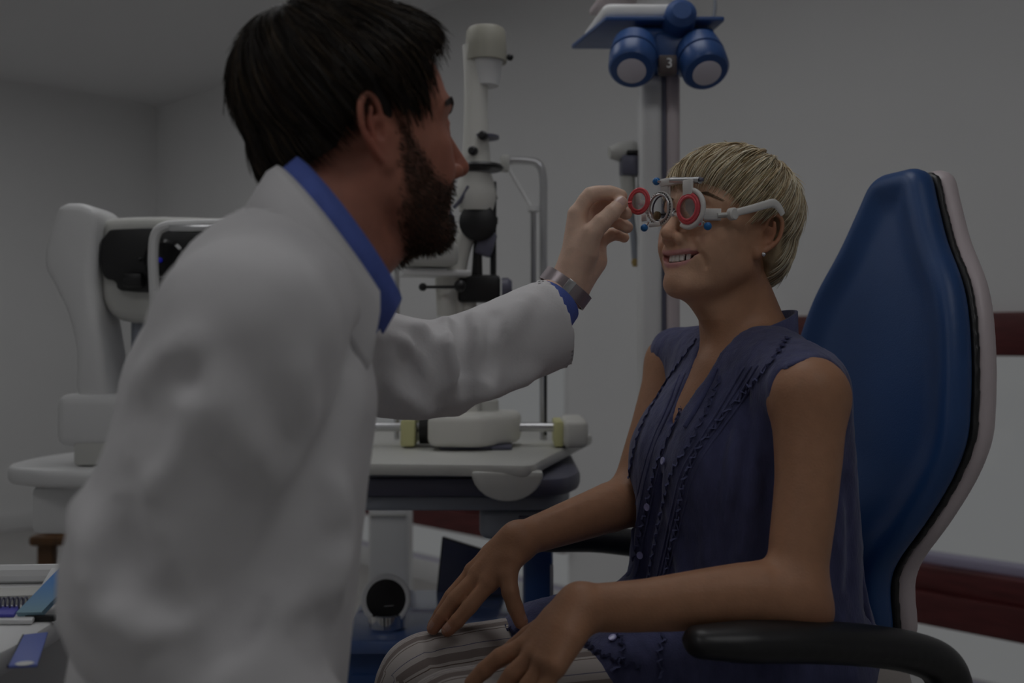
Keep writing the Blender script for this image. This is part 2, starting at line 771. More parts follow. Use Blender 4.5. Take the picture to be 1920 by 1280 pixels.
M['blue_vinyl'] = new_mat('blue_vinyl', (0.018, 0.07, 0.22), 0.42, bump=0.12, bscale=420, noise=0.05, nscale=10)
M['steel'] = new_mat('brushed_steel', (0.62, 0.62, 0.63), 0.28, metal=1.0)
M['chrome'] = new_mat('chrome', (0.75, 0.75, 0.76), 0.12, metal=1.0)
M['shell'] = new_mat('chair_shell_grey', c8(82, 77, 78), 0.4)
M['glass'] = glass_mat('clear_glass')
M['lamp_emit'] = new_mat('lamp_diffuser', (0.985, 0.99, 1.0), 0.5, emit=LAMP_GLOW)
M['lens_grey'] = new_mat('lamp_lens', c8(88, 86, 90), 0.2)
M['wood'] = new_mat('brown_wood', c8(38, 26, 14), 0.5, noise=0.25, nscale=12, stretch=(6, 6, 1))

# ------------------------------------------------------------------ the room
KC = np.array([-2.2, 6.15, 0.0])
RU = np.array([0.719, -0.695, 0.0])
RU /= np.linalg.norm(RU)
RWV = np.array([RU[1], -RU[0], 0.0])
ZV = np.array([0, 0, 1.0])
RROT = np.stack([RU, -RWV, ZV], 1)
LU, LW, HC = 7.6, 4.4, 2.5


def rp(a, b, z):
    return KC + a * RU + b * RWV + z * ZV


def rbox(mb, a0, a1, b0, b1, z0, z1, bevel=0.0):
    return mb.box(rp((a0 + a1) / 2, (b0 + b1) / 2, (z0 + z1) / 2), (a1 - a0, b1 - b0, z1 - z0), RROT, bevel)


def structure(o):
    o['kind'] = 'structure'
    return o


T_ = 0.22
structure(rbox(MB(), -T_, LU + T_, -T_, LW + T_, -0.1, 0.0).build('floor', M['floor'], smooth=False))
structure(rbox(MB(), -T_, LU + T_, -T_, LW + T_, HC, HC + 0.1).build('ceiling', M['ceiling'], smooth=False))
structure(rbox(MB(), -T_, 0, -T_, LW + T_, 0, HC).build('wall_left', M['wall'], smooth=False))
structure(rbox(MB(), LU, LU + T_, -T_, LW + T_, 0, HC).build('wall_right', M['wall'], smooth=False))
structure(rbox(MB(), 0, LU, LW, LW + T_, 0, HC).build('wall_front', M['wall'], smooth=False))
WZ0, WZ1 = 0.04, 1.13
WIN = [(1.55, 3.36), (4.30, 6.70)]
wb = MB()
rbox(wb, 0, LU, -T_, 0, 0, WZ0)
rbox(wb, 0, LU, -T_, 0, WZ1, HC)
e0 = 0.0
for a0, a1 in WIN:
    rbox(wb, e0, a0, -T_, 0, WZ0, WZ1)
    e0 = a1
rbox(wb, e0, LU, -T_, 0, WZ0, WZ1)
structure(wb.build('wall_back', M['wall'], smooth=False))
for n, (a0, a1) in enumerate(WIN):
    w = bpy.data.objects.new('window_%d' % (n + 1), None)
    COL.objects.link(w)
    w.location = rp((a0 + a1) / 2, 0, WZ0)
    w['kind'] = 'structure'
    rbox(MB(), a0, a1, -0.10, 0.025, 1.01, 1.13, 0.006).build('window_head', M['frame_wood'], w)
    rbox(MB(), a0, a1, -0.10, 0.03, 0.24, 0.335, 0.006).build('lower_rail', M['frame_wood'], w)
    rbox(MB(), a0, a1, -0.09, 0.0, 0.04, 0.075, 0.004).build('bottom_rail', M['sill'], w)
    rbox(MB(), a0, a1, -0.064, -0.058, 0.075, 0.24).build('pane', M['glass'], w, smooth=False)
    rbox(MB(), a0, a1, -0.09, 0.012, 0.335, 0.405, 0.006).build('sash_rail', M['frame_wood'], w)
    rbox(MB(), a0, a1, -0.09, -0.03, 0.405, 0.432, 0.003).build('glazing_bead', M['sill'], w)
    for a in (a0 + 0.02, a1 - 0.02):
        rbox(MB(), a - 0.02, a + 0.02, -0.09, -0.02, 0.405, 1.01, 0.003).build('jamb', M['white'], w)
    rbox(MB(), a0, a1, -0.064, -0.058, 0.41, 1.01).build('pane', M['glass'], w, smooth=False)

structure(rbox(MB(), 0.0, 0.015, 0, LW, 0, 0.09, 0.003).build('baseboard_left', M['white']))
structure(rbox(MB(), 0.015, LU, 0, 0.015, 0, 0.09, 0.003).build('baseboard_back', M['white']))

# unseen ceiling panels, placed to brighten walls and people; one added at far left
for k, (x, y) in enumerate([(-1.0, 0.2), (0.75, 0.3), (-0.75, 2.3), (0.15, 1.75), (-2.7, 3.7), (-1.75, 3.75)]):
    cl = thing('unseen_ceiling_light', ['unseen square ceiling light panel behind the man', 'unseen square ceiling light panel right of the viewpoint',
                                 'unseen square ceiling light panel above the slit lamp', 'unseen square ceiling light panel above the chair',
                                 'unseen square ceiling light panel nearest the left wall', 'added square ceiling light panel before the far left corner'][k], 'ceiling light', (x, y, HC - 0.035), 'unseen ceiling light panels')
    fr = MB()
    for dx, dy, sx, sy in ((0.31, 0, 0.02, 0.64), (-0.31, 0, 0.02, 0.64), (0, 0.31, 0.6, 0.02), (0, -0.31, 0.6, 0.02)):
        fr.box((x + dx, y + dy, HC - 0.019), (sx, sy, 0.036))
    fr.build('frame', M['white'], cl)
    MB().box((x, y, HC - 0.018), (0.6, 0.6, 0.012)).build('diffuser', M['lamp_emit'], cl, smooth=False)

# ------------------------------------------------------------------ examination chair
CF = np.array([-0.951, -0.309, 0.0])
CL = np.array([0.309, -0.951, 0.0])
CC = np.array([0.535, 1.52, 0.0])
LEAN = 0.18


def chair_pt(s, f, z):
    """s to the sitter's left, f forward, z up; reclined with the backrest"""
    return CC + s * CL + (f - (z - 1.06) * LEAN) * CF + z * ZV


def poly_sdf(X, Z, poly):
    d = None
    inside = np.zeros(np.broadcast(X, Z).shape, bool)
    n = len(poly)
    for i in range(n):
        ax, az = poly[i]
        bx, bz = poly[(i + 1) % n]
        ex, ez = bx - ax, bz - az
        wx, wz = X - ax, Z - az
        t = np.clip((wx * ex + wz * ez) / (ex * ex + ez * ez + 1e-12), 0, 1)
        q = (wx - t * ex) ** 2 + (wz - t * ez) ** 2
        d = q if d is None else np.minimum(d, q)
        c = ((az <= Z) != (bz <= Z)) & (X < (bx - ax) * (Z - az) / ((bz - az) if abs(bz - az) > 1e-9 else 1e-9) + ax)
        inside ^= c
    d = np.sqrt(d)
    return np.where(inside, -d, d)


HW = [(0.618, 0.10), (0.64, 0.137), (0.72, 0.140), (0.80, 0.183), (0.90, 0.217), (0.97, 0.214), (1.06, 0.194), (1.13, 0.166),
      (1.20, 0.116), (1.26, 0.082), (1.30, 0.060), (1.313, 0.036)]
hs = spline([(z_, w_ * 0.93) for z_, w_ in HW], 5)
outline = [(w_, z_) for z_, w_ in hs] + [(-w_, z_) for z_, w_ in hs[::-1]]


def back_solid(grow, y0, y1, rnd, dish):
    S = Solid.box((-0.25, min(y0, y1) - 0.05, 0.58), (0.25, max(y0, y1) + 0.05, 1.36), 0.006)
    X = S.xs[:, None, None]
    Y = S.ys[None, :, None]
    Z = S.zs[None, None, :]
    d2 = poly_sdf(X[:, 0, :], Z[0], outline)[:, None, :] - grow
    lum = 0.03 * np.exp(-((Z - 0.74) / 0.10) ** 2)
    Yc = Y - lum
    inset = np.clip(-d2 / 0.07, 0, 1)
    inset = inset * inset * (3 - 2 * inset)
    yc, t = (y0 + y1) / 2, (y1 - y0) / 2
    yf = np.where(Yc > yc, Yc + dish * inset, Yc)
    qa = d2 + rnd
    qb = np.abs(yf - yc) - t + rnd
    S.d = (np.sqrt(np.maximum(qa, 0) ** 2 + np.maximum(qb, 0) ** 2) + np.minimum(np.maximum(qa, qb), 0) - rnd).astype(np.float32)
    V, Q = S.mesh(2)
    W = CC + V[:, :1] * CL + (V[:, 1:2] - (V[:, 2:] - 1.06) * LEAN) * CF + V[:, 2:] * ZV
    return W, Q[:, ::-1] if np.linalg.det(np.stack([CL, CF, ZV], 1)) < 0 else Q


chair = thing('examination_chair', 'blue vinyl examination chair with grey shell and black armrests', 'chair', (0.42, 1.48, 0.0))
V, Q = back_solid(0.0, -0.052, 0.0, 0.024, 0.016)
mesh_obj('back_cushion', V, Q, M['blue_vinyl'], chair)
V, Q = back_solid(0.0, -0.090, -0.056, 0.016, 0.0)
mesh_obj('back_shell', V, Q, M['shell'], chair)
V, Q = back_solid(-0.003, -0.060, -0.048, 0.004, 0.0)
mesh_obj('back_piping', V, Q, M['black'], chair)


def seat_block(name, s0, s1, f0, f1, z0, z1, bev, mat):
    R = np.stack([CL, CF, ZV], 1)
    R[:, 0] *= -1 if np.linalg.det(R) < 0 else 1
    c = CC + (s0 + s1) / 2 * CL + (f0 + f1) / 2 * CF + (z0 + z1) / 2 * ZV
    return MB().box(c, (s1 - s0, f1 - f0, z1 - z0), R, bev, 4).build(name, mat, chair)


seat_block('seat_cushion', -0.235, 0.235, 0.07, 0.58, 0.40, 0.485, 0.035, M['blue_vinyl'])
seat_block('seat_base', -0.20, 0.20, 0.08, 0.54, 0.33, 0.398, 0.02, M['shell'])
seat_block('pedestal', -0.10, 0.10, 0.20, 0.42, 0.05, 0.33, 0.03, M['blue_metal'])
seat_block('base_plate', -0.28, 0.28, -0.02, 0.60, 0.0, 0.05, 0.02, M['darkgrey'])
for s in (-0.085, 0.085):
    mb = MB()
    p = spline([chair_pt(s, -0.05, 0.70), chair_pt(s, -0.055, 0.60), chair_pt(s, 0.04, 0.48), chair_pt(s, 0.10, 0.40)], 6)
    mb.tube(p, 0.026, 8, flat=0.28, up=CL)
    mb.build('back_bracket', M['steel'], chair)


def to_chair(p):
    q = np.asarray(p) - CC
    return np.array([q @ CL, q @ CF, q[2]])


ARM = [to_chair(p) for p in (at(1310, 1203, 1.10), at(1400, 1203, 1.11), at(1520, 1203, 1.13), at(1640, 1211, 1.165), at(1720, 1226, 1.19),
                             at(1765, 1250, 1.205), at(1783, 1300, 1.21), at(1784, 1380, 1.21), at(1770, 1480, 1.2))]
for sg in (1, -1):
    pts = spline([CC + sg * q[0] * CL + q[1] * CF + q[2] * ZV for q in ARM], 6)
    S = Solid.box(pts.min(0) - 0.06, pts.max(0) + 0.06, 0.006)
    rr = np.stack([np.interp(np.arange(len(pts)), [0, 6, 20, 30, 48], [0.026, 0.034, 0.034, 0.030, 0.024]),
                   np.interp(np.arange(len(pts)), [0, 6, 20, 30, 48], [0.018, 0.023, 0.024, 0.027, 0.024])], 1)
    S.tube(pts, rr, lat=CL)
    V, Q = S.mesh(2)
    mesh_obj('armrest', V, Q, M['black'], chair)
    e = pts[-1]
    mb = MB()
    mb.tube([e, CC + sg * 0.20 * CL + 0.14 * CF + 0.36 * ZV], 0.022, 10)
    mb.build('armrest_bracket', M['steel'], chair)

# ------------------------------------------------------------------ instrument table with slit lamp
TZ = 0.84
X_, Y_, Z_ = np.eye(3)
tab = thing('instrument_table', 'white instrument table with grey under-frame on a blue column, carrying the slit lamp', 'table', (-0.05, 2.0, 0))


def rounded_outline(pts, r=0.03, n=5):
    out = []
    P = [np.array(p, float) for p in pts]
    for i, p in enumerate(P):
        a, b = P[i - 1], P[(i + 1) % len(P)]
        da, db = (a - p), (b - p)
        la, lb = np.linalg.norm(da), np.linalg.norm(db)
        rr = min(r, la * 0.45, lb * 0.45)
        q0, q1 = p + da / la * rr, p + db / lb * rr
        for j in range(n + 1):
            t = j / n
            out.append(tuple((1 - t) ** 2 * q0 + 2 * t * (1 - t) * p + t * t * q1))
    return out


top = rounded_outline([(-0.42, 1.74), (-0.02, 1.70), (0.035, 1.69), (0.055, 1.78), (0.185, 2.26), (0.16, 2.34), (-0.42, 2.34)], 0.03)
MB().prism(top, (0, 0, TZ - 0.022), X_, Y_, Z_, 0.022, 0.006).build('table_top', M['grey'], tab)
# rounded lobe hanging at the front corner
lobe = [(0.062 * math.cos(a), -0.052 * math.sin(a)) for a in np.linspace(0, PI, 15)]
MB().prism(lobe, (-0.008, 1.697, TZ - 0.012), X_, Z_, Y_, 0.03, 0.006).build('corner_handle', M['grey'], tab)
MB().box((-0.19, 2.02, TZ - 0.027), (0.40, 0.5, 0.010), None, 0.004).build('slide_plate', M['midgrey'], tab)
und = rounded_outline([(-0.41, 1.76), (0.09, 1.76), (0.13, 1.86), (0.13, 2.2), (-0.41, 2.2)], 0.06)
MB().prism(und, (0, 0, TZ - 0.066), X_, Y_, Z_, 0.034, 0.01).build('under_rim', M['darkgrey'], tab)
und2 = rounded_outline([(-0.40, 1.775), (0.075, 1.775), (0.11, 1.87), (0.11, 2.18), (-0.40, 2.18)], 0.05)
MB().prism(und2, (0, 0, TZ - 0.092), X_, Y_, Z_, 0.026, 0.006).build('under_housing', M['midgrey'], tab)
MB().prism(rounded_outline([(-0.06, 1.80), (0.07, 1.785), (0.105, 1.87), (0.105, 2.15), (-0.06, 2.15)], 0.03), (0, 0, TZ - 0.150), X_, Y_, Z_, 0.058, 0.014, 3).build('lift_housing', M['midgrey'], tab)
MB().box((0.035, 1.787, TZ - 0.118), (0.045, 0.010, 0.03), None, 0.002).build('switch_plate', M['darkgrey'], tab)
MB().box((0.05, 1.95, (TZ - 0.15) / 2 + 0.02), (0.056, 0.14, TZ - 0.19), None, 0.012).build('column', M['blue_metal'], tab)
MB().box((0.075, 1.878, 0.33), (0.006, 0.01, 0.60), None, 0.002).build('column_trim', M['steel'], tab)
MB().box((0.05, 1.98, 0.02), (0.08, 0.52, 0.04), None, 0.015).build('foot', M['darkgrey'], tab)

SL = thing('slit_lamp', 'cream slit lamp microscope with black arms and steel chin-rest frame on the table', 'microscope', (-0.07, 1.98, TZ))
base = rounded_outline([(-0.165, 1.90), (-0.06, 1.885), (0.015, 1.97), (0.02, 2.06), (-0.15, 2.07)], 0.03)
MB().prism(base, (0, 0, TZ + 0.008), X_, Y_, Z_, 0.062, 0.014, 3).build('base_housing', M['cream'], SL)
MB().box((-0.07, 1.985, TZ + 0.005), (0.14, 0.13, 0.008), None, 0.002).build('base_plate', M['darkgrey'], SL)
MB().tube([(-0.30, 2.0, TZ + 0.038), (0.10, 2.0, TZ + 0.038)], 0.009, 12).build('axle', M['steel'], SL)
MB().box((0.125, 2.03, TZ + 0.028), (0.05, 0.16, 0.056), None, 0.012, 3).build('wheel_cover', M['cream'], SL)
MB().box((0.092, 2.01, TZ + 0.028), (0.018, 0.11, 0.05), None, 0.004).build('wheel_cap', M['ivory'], SL)
MB().box((-0.205, 2.0, TZ + 0.03), (0.028, 0.10, 0.052), None, 0.004).build('wheel_cap', M['ivory'], SL)
MB().lathe((-0.185, 2.0, TZ + 0.034), X_, [(0, 0.03), (0.045, 0.03), (0.055, 0.026)], 20).build('drive_knob', M['black'], SL)
mb = MB()
mb.tube([(0.068, 2.02, TZ + 0.02), (0.068, 2.02, TZ + 0.155)], 0.0028, 8)
mb.lathe((0.068, 2.02, TZ + 0.150), Z_, [(0, 0.004), (0.006, 0.012), (0.016, 0.012), (0.024, 0.005)], 12)
mb.tube([(0.068, 2.02, TZ + 0.164), (0.094, 2.02, TZ + 0.164)], 0.0018, 6)
mb.build('fixation_rod', M['black'], SL)
for x, y, r_, h in ((-0.125, 1.95, 0.014, 0.03), (-0.085, 2.0, 0.022, 0.05), (-0.10, 2.02, 0.012, 0.06), (-0.05, 2.02, 0.024, 0.03)):
    MB().lathe((x, y, TZ + 0.066), Z_, [(0, r_), (h * 0.8, r_ * 0.95), (h, r_ * 0.7)], 18).build('base_knob', M['grey'], SL)
MB().lathe((-0.09, 2.0, TZ + 0.07), Z_, [(0, 0.026), (0.05, 0.022), (0.20, 0.019), (0.26, 0.019)], 20).build('pillar', M['cream'], SL)
# microscope arm, eyepiece block
MB().tube(spline([(-0.10, 2.0, 1.06), (-0.115, 1.99, 1.14), (-0.105, 1.985, 1.22), (-0.085, 1.985, 1.28)], 6), [0.020] * 19, 14).build('microscope_arm', M['cream'], SL)
MB().box((-0.165, 1.93, 1.218), (0.11, 0.10, 0.05), rotz(0.25), 0.014, 3).build('microscope_body', M['grey'], SL)
MB().box((-0.15, 1.945, 1.182), (0.13, 0.08, 0.012), rotz(0.25), 0.004).build('microscope_shelf', M['white'], SL)
mb = MB()
for dy in (-0.03, 0.03):
    mb.lathe((-0.150, 1.90 + dy, 1.275), (0.35, -1, 0.1), [(0, 0.016), (0.03, 0.016), (0.035, 0.024), (0.055, 0.024), (0.058, 0.02)], 18)
mb.build('eyepiece', M['darkgrey'], SL)
mb = MB()
mb.tube([(-0.17, 1.92, 1.155), (-0.09, 1.92, 1.155)], 0.003, 8)
mb.ball((-0.172, 1.92, 1.155), 0.008)
mb.ball((-0.10, 1.92, 1.157), 0.012)
mb.build('magnification_lever', M['black'], SL)
MB().lathe((-0.13, 1.96, 1.10), Z_, [(0, 0.018), (0.08, 0.022)], 16).build('microscope_neck', M['cream'], SL)
# illumination tower with black yoke
for x in (-0.098, -0.038):
    MB().tube([(x, 1.99, TZ + 0.26), (x, 1.99, TZ + 0.385)], 0.006, 8).build('yoke_leg', M['black'], SL)
MB().box((-0.066, 1.985, TZ + 0.315), (0.085, 0.035, 0.055), None, 0.008).build('yoke_block', M['black'], SL)
MB().lathe((-0.020, 1.985, TZ + 0.315), X_, [(0, 0.022), (0.012, 0.022), (0.02, 0.016)], 18).build('yoke_knob', M['darkgrey'], SL)
MB().tube([(-0.070, 1.985, TZ + 0.33), (-0.068, 1.985, TZ + 0.42)], [0.012, 0.008], 10).build('yoke_stem', M['black'], SL)
MB().box((-0.052, 1.985, TZ + 0.405), (0.035, 0.03, 0.05), roty(0.3), 0.006).build('tilt_block', M['darkgrey'], SL)
MB().lathe((-0.068, 1.975, TZ + 0.445), (0.12, -1, 0.05), [(-0.02, 0.034), (0.01, 0.038), (0.014, 0.030)], 22).build('tilt_wheel', M['black'], SL)
for x in (-0.036, -0.030):
    pass
MB().tube([(-0.036, 1.995, TZ + 0.30), (-0.036, 1.995, TZ + 0.53)], 0.0048, 8).build('guide_rod', M['black'], SL)
MB().lathe((-0.036, 1.995, TZ + 0.445), Z_, [(0, 0.008), (0.014, 0.008)], 10).build('rod_stop', M['black'], SL)
MB().lathe((-0.072, 1.99, TZ + 0.47), Z_, [(0, 0.034), (0.03, 0.042), (0.06, 0.036), (0.075, 0.030)], 22).build('lens_head', M['cream'], SL)
MB().lathe((-0.066, 1.99, TZ + 0.498), (0.9, 0, 0.3), [(-0.025, 0.02), (0.035, 0.016)], 16).build('mirror_housing', M['grey'], SL)
MB().lathe((-0.066, 1.99, TZ + 0.552), Z_, [(0, 0.046), (0.005, 0.050), (0.010, 0.046)], 24).build('filter_disc', M['black'], SL)
MB().lathe((-0.072, 1.99, TZ + 0.56), Z_, [(0, 0.030), (0.05, 0.026), (0.11, 0.024), (0.18, 0.024), (0.24, 0.027)], 22).build('illumination_tower', M['cream'], SL)
for dx, z in ((-0.075, 0.585), (-0.055, 0.615)):
    MB().lathe((dx, 1.965, TZ + z), (-0.3, -1, 0), [(0, 0.009), (0.012, 0.009), (0.015, 0.006)], 12).build('filter_knob', M['black'], SL)
MB().lathe((-0.055, 1.99, TZ + 0.615), Z_, [(0, 0.030), (0.005, 0.030)], 18).build('collar_ring', M['darkgrey'], SL)
MB().lathe((-0.052, 1.99, TZ + 0.72), Z_, [(0, 0.026), (0.04, 0.032), (0.048, 0.034)], 24).build('lamp_neck', M['white'], SL)
MB().lathe((-0.052, 1.99, TZ + 0.768), Z_, [(0, 0.042), (0.03, 0.041), (0.06, 0.039), (0.066, 0.035)], 26).build('lamp_cap', new_mat('lamp_cap_beige', c8(66, 65, 60), 0.5), SL)
MB().ball((-0.004, 1.98, TZ + 0.775), 0.007).build('cap_screw', M['black'], SL)
MB().tube(spline([(-0.115, 1.97, TZ + 0.475), (-0.10, 1.96, TZ + 0.49), (-0.085, 1.955, TZ + 0.515)], 5), 0.004, 8).build('tilt_lever', M['darkgrey'], SL)
# head-rest frame in bent tube
hd = spline([(-0.015, 2.12, 1.435), (0.025, 2.12, 1.435), (0.055, 2.12, 1.428), (0.066, 2.12, 1.40), (0.067, 2.12, 1.34), (0.067, 2.12, 1.20), (0.067, 2.12, 0.97), (0.067, 2.12, TZ + 0.002)], 7)
MB().tube(hd, 0.0085, 10).build('head_rest_tube', M['steel'], SL)
MB().tube([(0.045, 2.11, 1.325), (0.045, 2.11, 1.17)], 0.006, 8).build('chin_rest_rod', M['steel'], SL)
MB().lathe((0.045, 2.11, 1.325), Z_, [(0, 0.013), (0.012, 0.013)], 14).build('rod_collar', M['white'], SL)
MB().tube([(-0.012, 2.115, 1.425), (0.04, 2.112, 1.335)], 0.0035, 8).build('head_band', M['white'], SL)
MB().box((-0.015, 2.118, 1.428), (0.02, 0.02, 0.035), None, 0.005).build('band_clip', M['grey'], SL)
MB().tube([(-0.245, 2.12, 1.26), (-0.245, 2.12, TZ + 0.002)], 0.006, 8).build('rear_post', M['steel'], SL)

# ------------------------------------------------------------------ blue unit below the table and what stands on it
bu = thing('cabinet', 'low blue cabinet under the instrument table', 'cabinet', (-0.16, 2.02, 0))
BZ = 0.50
MB().box((-0.155, 2.03, BZ / 2 + 0.02), (0.315, 0.34, BZ - 0.07), None, 0.01).build('body', M['blue_metal'], bu)
MB().box((-0.155, 2.02, BZ - 0.0135), (0.33, 0.38, 0.027), None, 0.008).build('top', new_mat('gloss_blue_top', (0.10, 0.17, 0.40), 0.25, coat=0.6), bu)
MB().box((-0.155, 1.858, 0.24), (0.29, 0.012, 0.38), None, 0.004).build('door', M['blue_metal'], bu)
MB().box((-0.155, 2.03, 0.03), (0.29, 0.30, 0.06)).build('plinth', M['darkgrey'], bu)
c = at(724, 1123, 1.90)
oc = thing('occluder', 'round black occluder paddle with white rim in a chrome dish', 'occluder', (c[0], 1.92, BZ))
MB().lathe((c[0], 1.91, BZ), Z_, [(0.0, 0.03), (0.006, 0.036), (0.030, 0.037), (0.032, 0.034), (0.02, 0.03)], 26).build('dish', M['chrome'], oc)
MB().tube(spline([(c[0] + 0.001, 1.91, BZ + 0.02), (c[0] + 0.001, 1.905, BZ + 0.03), (c[0], 1.90, BZ + 0.05)], 4), [0.018, 0.018, 0.017, 0.017, 0.017, 0.018, 0.02, 0.024, 0.028][:9], 12, flat=0.35, up=Y_).build('handle', M['white'], oc)
d_ = np.array([0.05, -1, 0.22])
MB().lathe(c, d_, [(-0.010, 0.042), (-0.006, 0.0475), (0.005, 0.0475), (0.007, 0.044), (0.006, 0.038)], 40).build('rim', M['white'], oc)
MB().lathe(c, d_, [(0.0, 0.0375), (0.0062, 0.0375), (0.0064, 0.01)], 40).build('paddle', M['gloss_black'], oc)
for k, (xa, xb, ya, z1, lab) in enumerate([(690, 766, 2.55, 0.625, 'tall white equipment box on the floor behind the round black occluder')]):
    x0, x1 = at(xa, 0, ya)[0], at(xb, 0, ya)[0]
    bx = thing('equipment_box', lab, 'box', ((x0 + x1) / 2, ya + 0.06, 0.0))
    MB().box(((x0 + x1) / 2, ya + 0.06, z1 / 2 + 0.001), (x1 - x0, 0.12, z1), None, 0.012, 3).build('case', M['white'], bx)
    MB().box(((x0 + x1) / 2, ya - 0.001, z1 - 0.02), ((x1 - x0) * 0.9, 0.004, 0.004)).build('seam', M['grey'], bx)
tb = thing('tablet', 'dark glossy tablet leaning upright on the blue cabinet', 'tablet', at(880, 1112, 2.19))
pa, pb, pc, pd = at(818, 1114, 2.19), at(945, 1117, 2.15), at(945, 1042, 2.16), at(829, 1006, 2.20)
nv = np.cross(pb - pa, pd - pa)
nv /= np.linalg.norm(nv)
mb = MB()
Vb = [pa, pb, pc, pd, pa - nv * 0.012, pb - nv * 0.012, pc - nv * 0.012, pd - nv * 0.012]
mb.add(Vb, [(0, 1, 2, 3), (7, 6, 5, 4), (0, 4, 5, 1), (1, 5, 6, 2), (2, 6, 7, 3), (3, 7, 4, 0)])
mb.build('case', M['black'], tb, smooth=False)
cen = (pa + pb + pc + pd) / 4
mb = MB()
Vs = [cen + (p - cen) * 0.95 + nv * 0.0012 for p in (pa, pb, pc, pd)]
mb.add(Vs, [(0, 1, 2, 3)])
mb.build('screen', new_mat('dark_screen', c8(30, 32, 46), 0.12), tb, smooth=False)

# ------------------------------------------------------------------ examination column with lamp head
LP = thing('lamp_column', 'tall pale column with a blue twin-lamp head beneath a blue plate', 'lamp', (0.293, 2.0, 0))
MB().box((0.276, 2.0, 0.80), (0.044, 0.07, 1.56), None, 0.012, 3).build('column_profile', M['white'], LP)
MB().box((0.301, 1.995, 0.80), (0.008, 0.05, 1.56)).build('column_slot', M['darkgrey'], LP)
MB().box((0.319, 2.0, 0.80), (0.028, 0.07, 1.56), None, 0.010, 3).build('column_profile', M['shell'], LP)
MB().box((0.296, 2.0, 0.012), (0.20, 0.24, 0.024), None, 0.008).build('column_foot', M['darkgrey'], LP)
hub = np.array([0.317, 1.95, 1.615])
MB().box(hub + (0, 0.015, 0.0), (0.085, 0.07, 0.075), None, 0.012, 3).build('lamp_bracket', M['blue_metal'], LP)
for px, py, tx in ((1186, 118, -0.14), (1320, 122, 0.10)):
    c = at(px, py, 1.90)
    ax = np.array([tx, -0.62, -0.78])
    ax /= np.linalg.norm(ax)
    MB().lathe(c - ax * 0.03, ax, [(-0.035, 0.030), (-0.025, 0.042), (0.008, 0.046), (0.010, 0.0435), (0.014, 0.0435), (0.016, 0.046), (0.045, 0.045), (0.052, 0.040), (0.054, 0.030)], 34).build('lamp_housing', M['blue_metal'], LP)
    MB().lathe(c - ax * 0.03, ax, [(0.050, 0.026), (0.056, 0.0275), (0.058, 0.024), (0.0605, 0.004)], 30).build('lamp_lens', M['lens_grey'], LP)
MB().box(hub + (0, 0.01, 0.03), (0.16, 0.05, 0.04), None, 0.015, 3).build('cross_arm', M['blue_metal'], LP)
MB().lathe(hub + (0.007, -0.01, 0.055), (0, -1, 0.25), [(-0.05, 0.028), (0.0, 0.033), (0.035, 0.030), (0.045, 0.018)], 26).build('swivel_joint', M['blue_metal'], LP)
b3 = at(1253, 120, 1.885)
MB().box(b3 + (0, 0.012, 0), (0.034, 0.024, 0.036), None, 0.003).build('number_plate', new_mat('number_plate_dark', c8(30, 26, 26), 0.4), LP)
fc = bpy.data.curves.new('numeral', 'FONT')
fc.body = '3'
fc.size = 0.026
fc.extrude = 0.0006
fc.align_x, fc.align_y = 'CENTER', 'CENTER'
fo = bpy.data.objects.new('numeral', fc)
COL.objects.link(fo)
dg = bpy.context.evaluated_depsgraph_get()
me3 = bpy.data.meshes.new_from_object(fo.evaluated_get(dg))
bpy.data.objects.remove(fo)
no = bpy.data.objects.new('numeral', me3)
me3.materials.clear()
me3.materials.append(M['white'])
COL.objects.link(no)
no.parent = LP
no.rotation_euler = (PI / 2, 0, 0)
no.location = (b3 + (0.002, -0.0008, 0.001)) - origin_of(LP)
# plates above
MB().prism(rounded_outline([(0.124, 2.105), (0.18, 1.917), (0.411, 1.917), (0.40, 1.99), (0.385, 2.105)], 0.008, 3), (0, 0, 1.668), X_, Y_, Z_, 0.008, 0.002).build('upper_plate', M['blue_metal'], LP)
MB().prism(rounded_outline([(0.15, 2.12), (0.178, 1.93), (0.36, 1.93), (0.37, 2.12)], 0.02, 4), (0, 0, 1.677), X_, Y_, Z_, 0.03, 0.01, 3).build('tray', M['white'], LP)
MB().lathe((0.295, 2.0, 1.70), Z_, [(0, 0.05), (0.03, 0.045), (0.052, 0.045)], 26).build('top_joint', M['white'], LP)
MB().prism(rounded_outline([(0.165, 2.15), (0.205, 1.93), (0.36, 1.93), (0.335, 2.15)], 0.012, 3), (0, 0, 1.752), X_, Y_, Z_, 0.014, 0.004).build('top_shelf', M['shell'], LP)
MB().tube(spline([(0.405, 2.02, 1.69), (0.412, 2.02, 1.73), (0.405, 2.02, 1.80), (0.38, 2.02, 1.90), (0.34, 2.02, 2.0)], 6), 0.0035, 8).build('cable', M['midgrey'], LP)

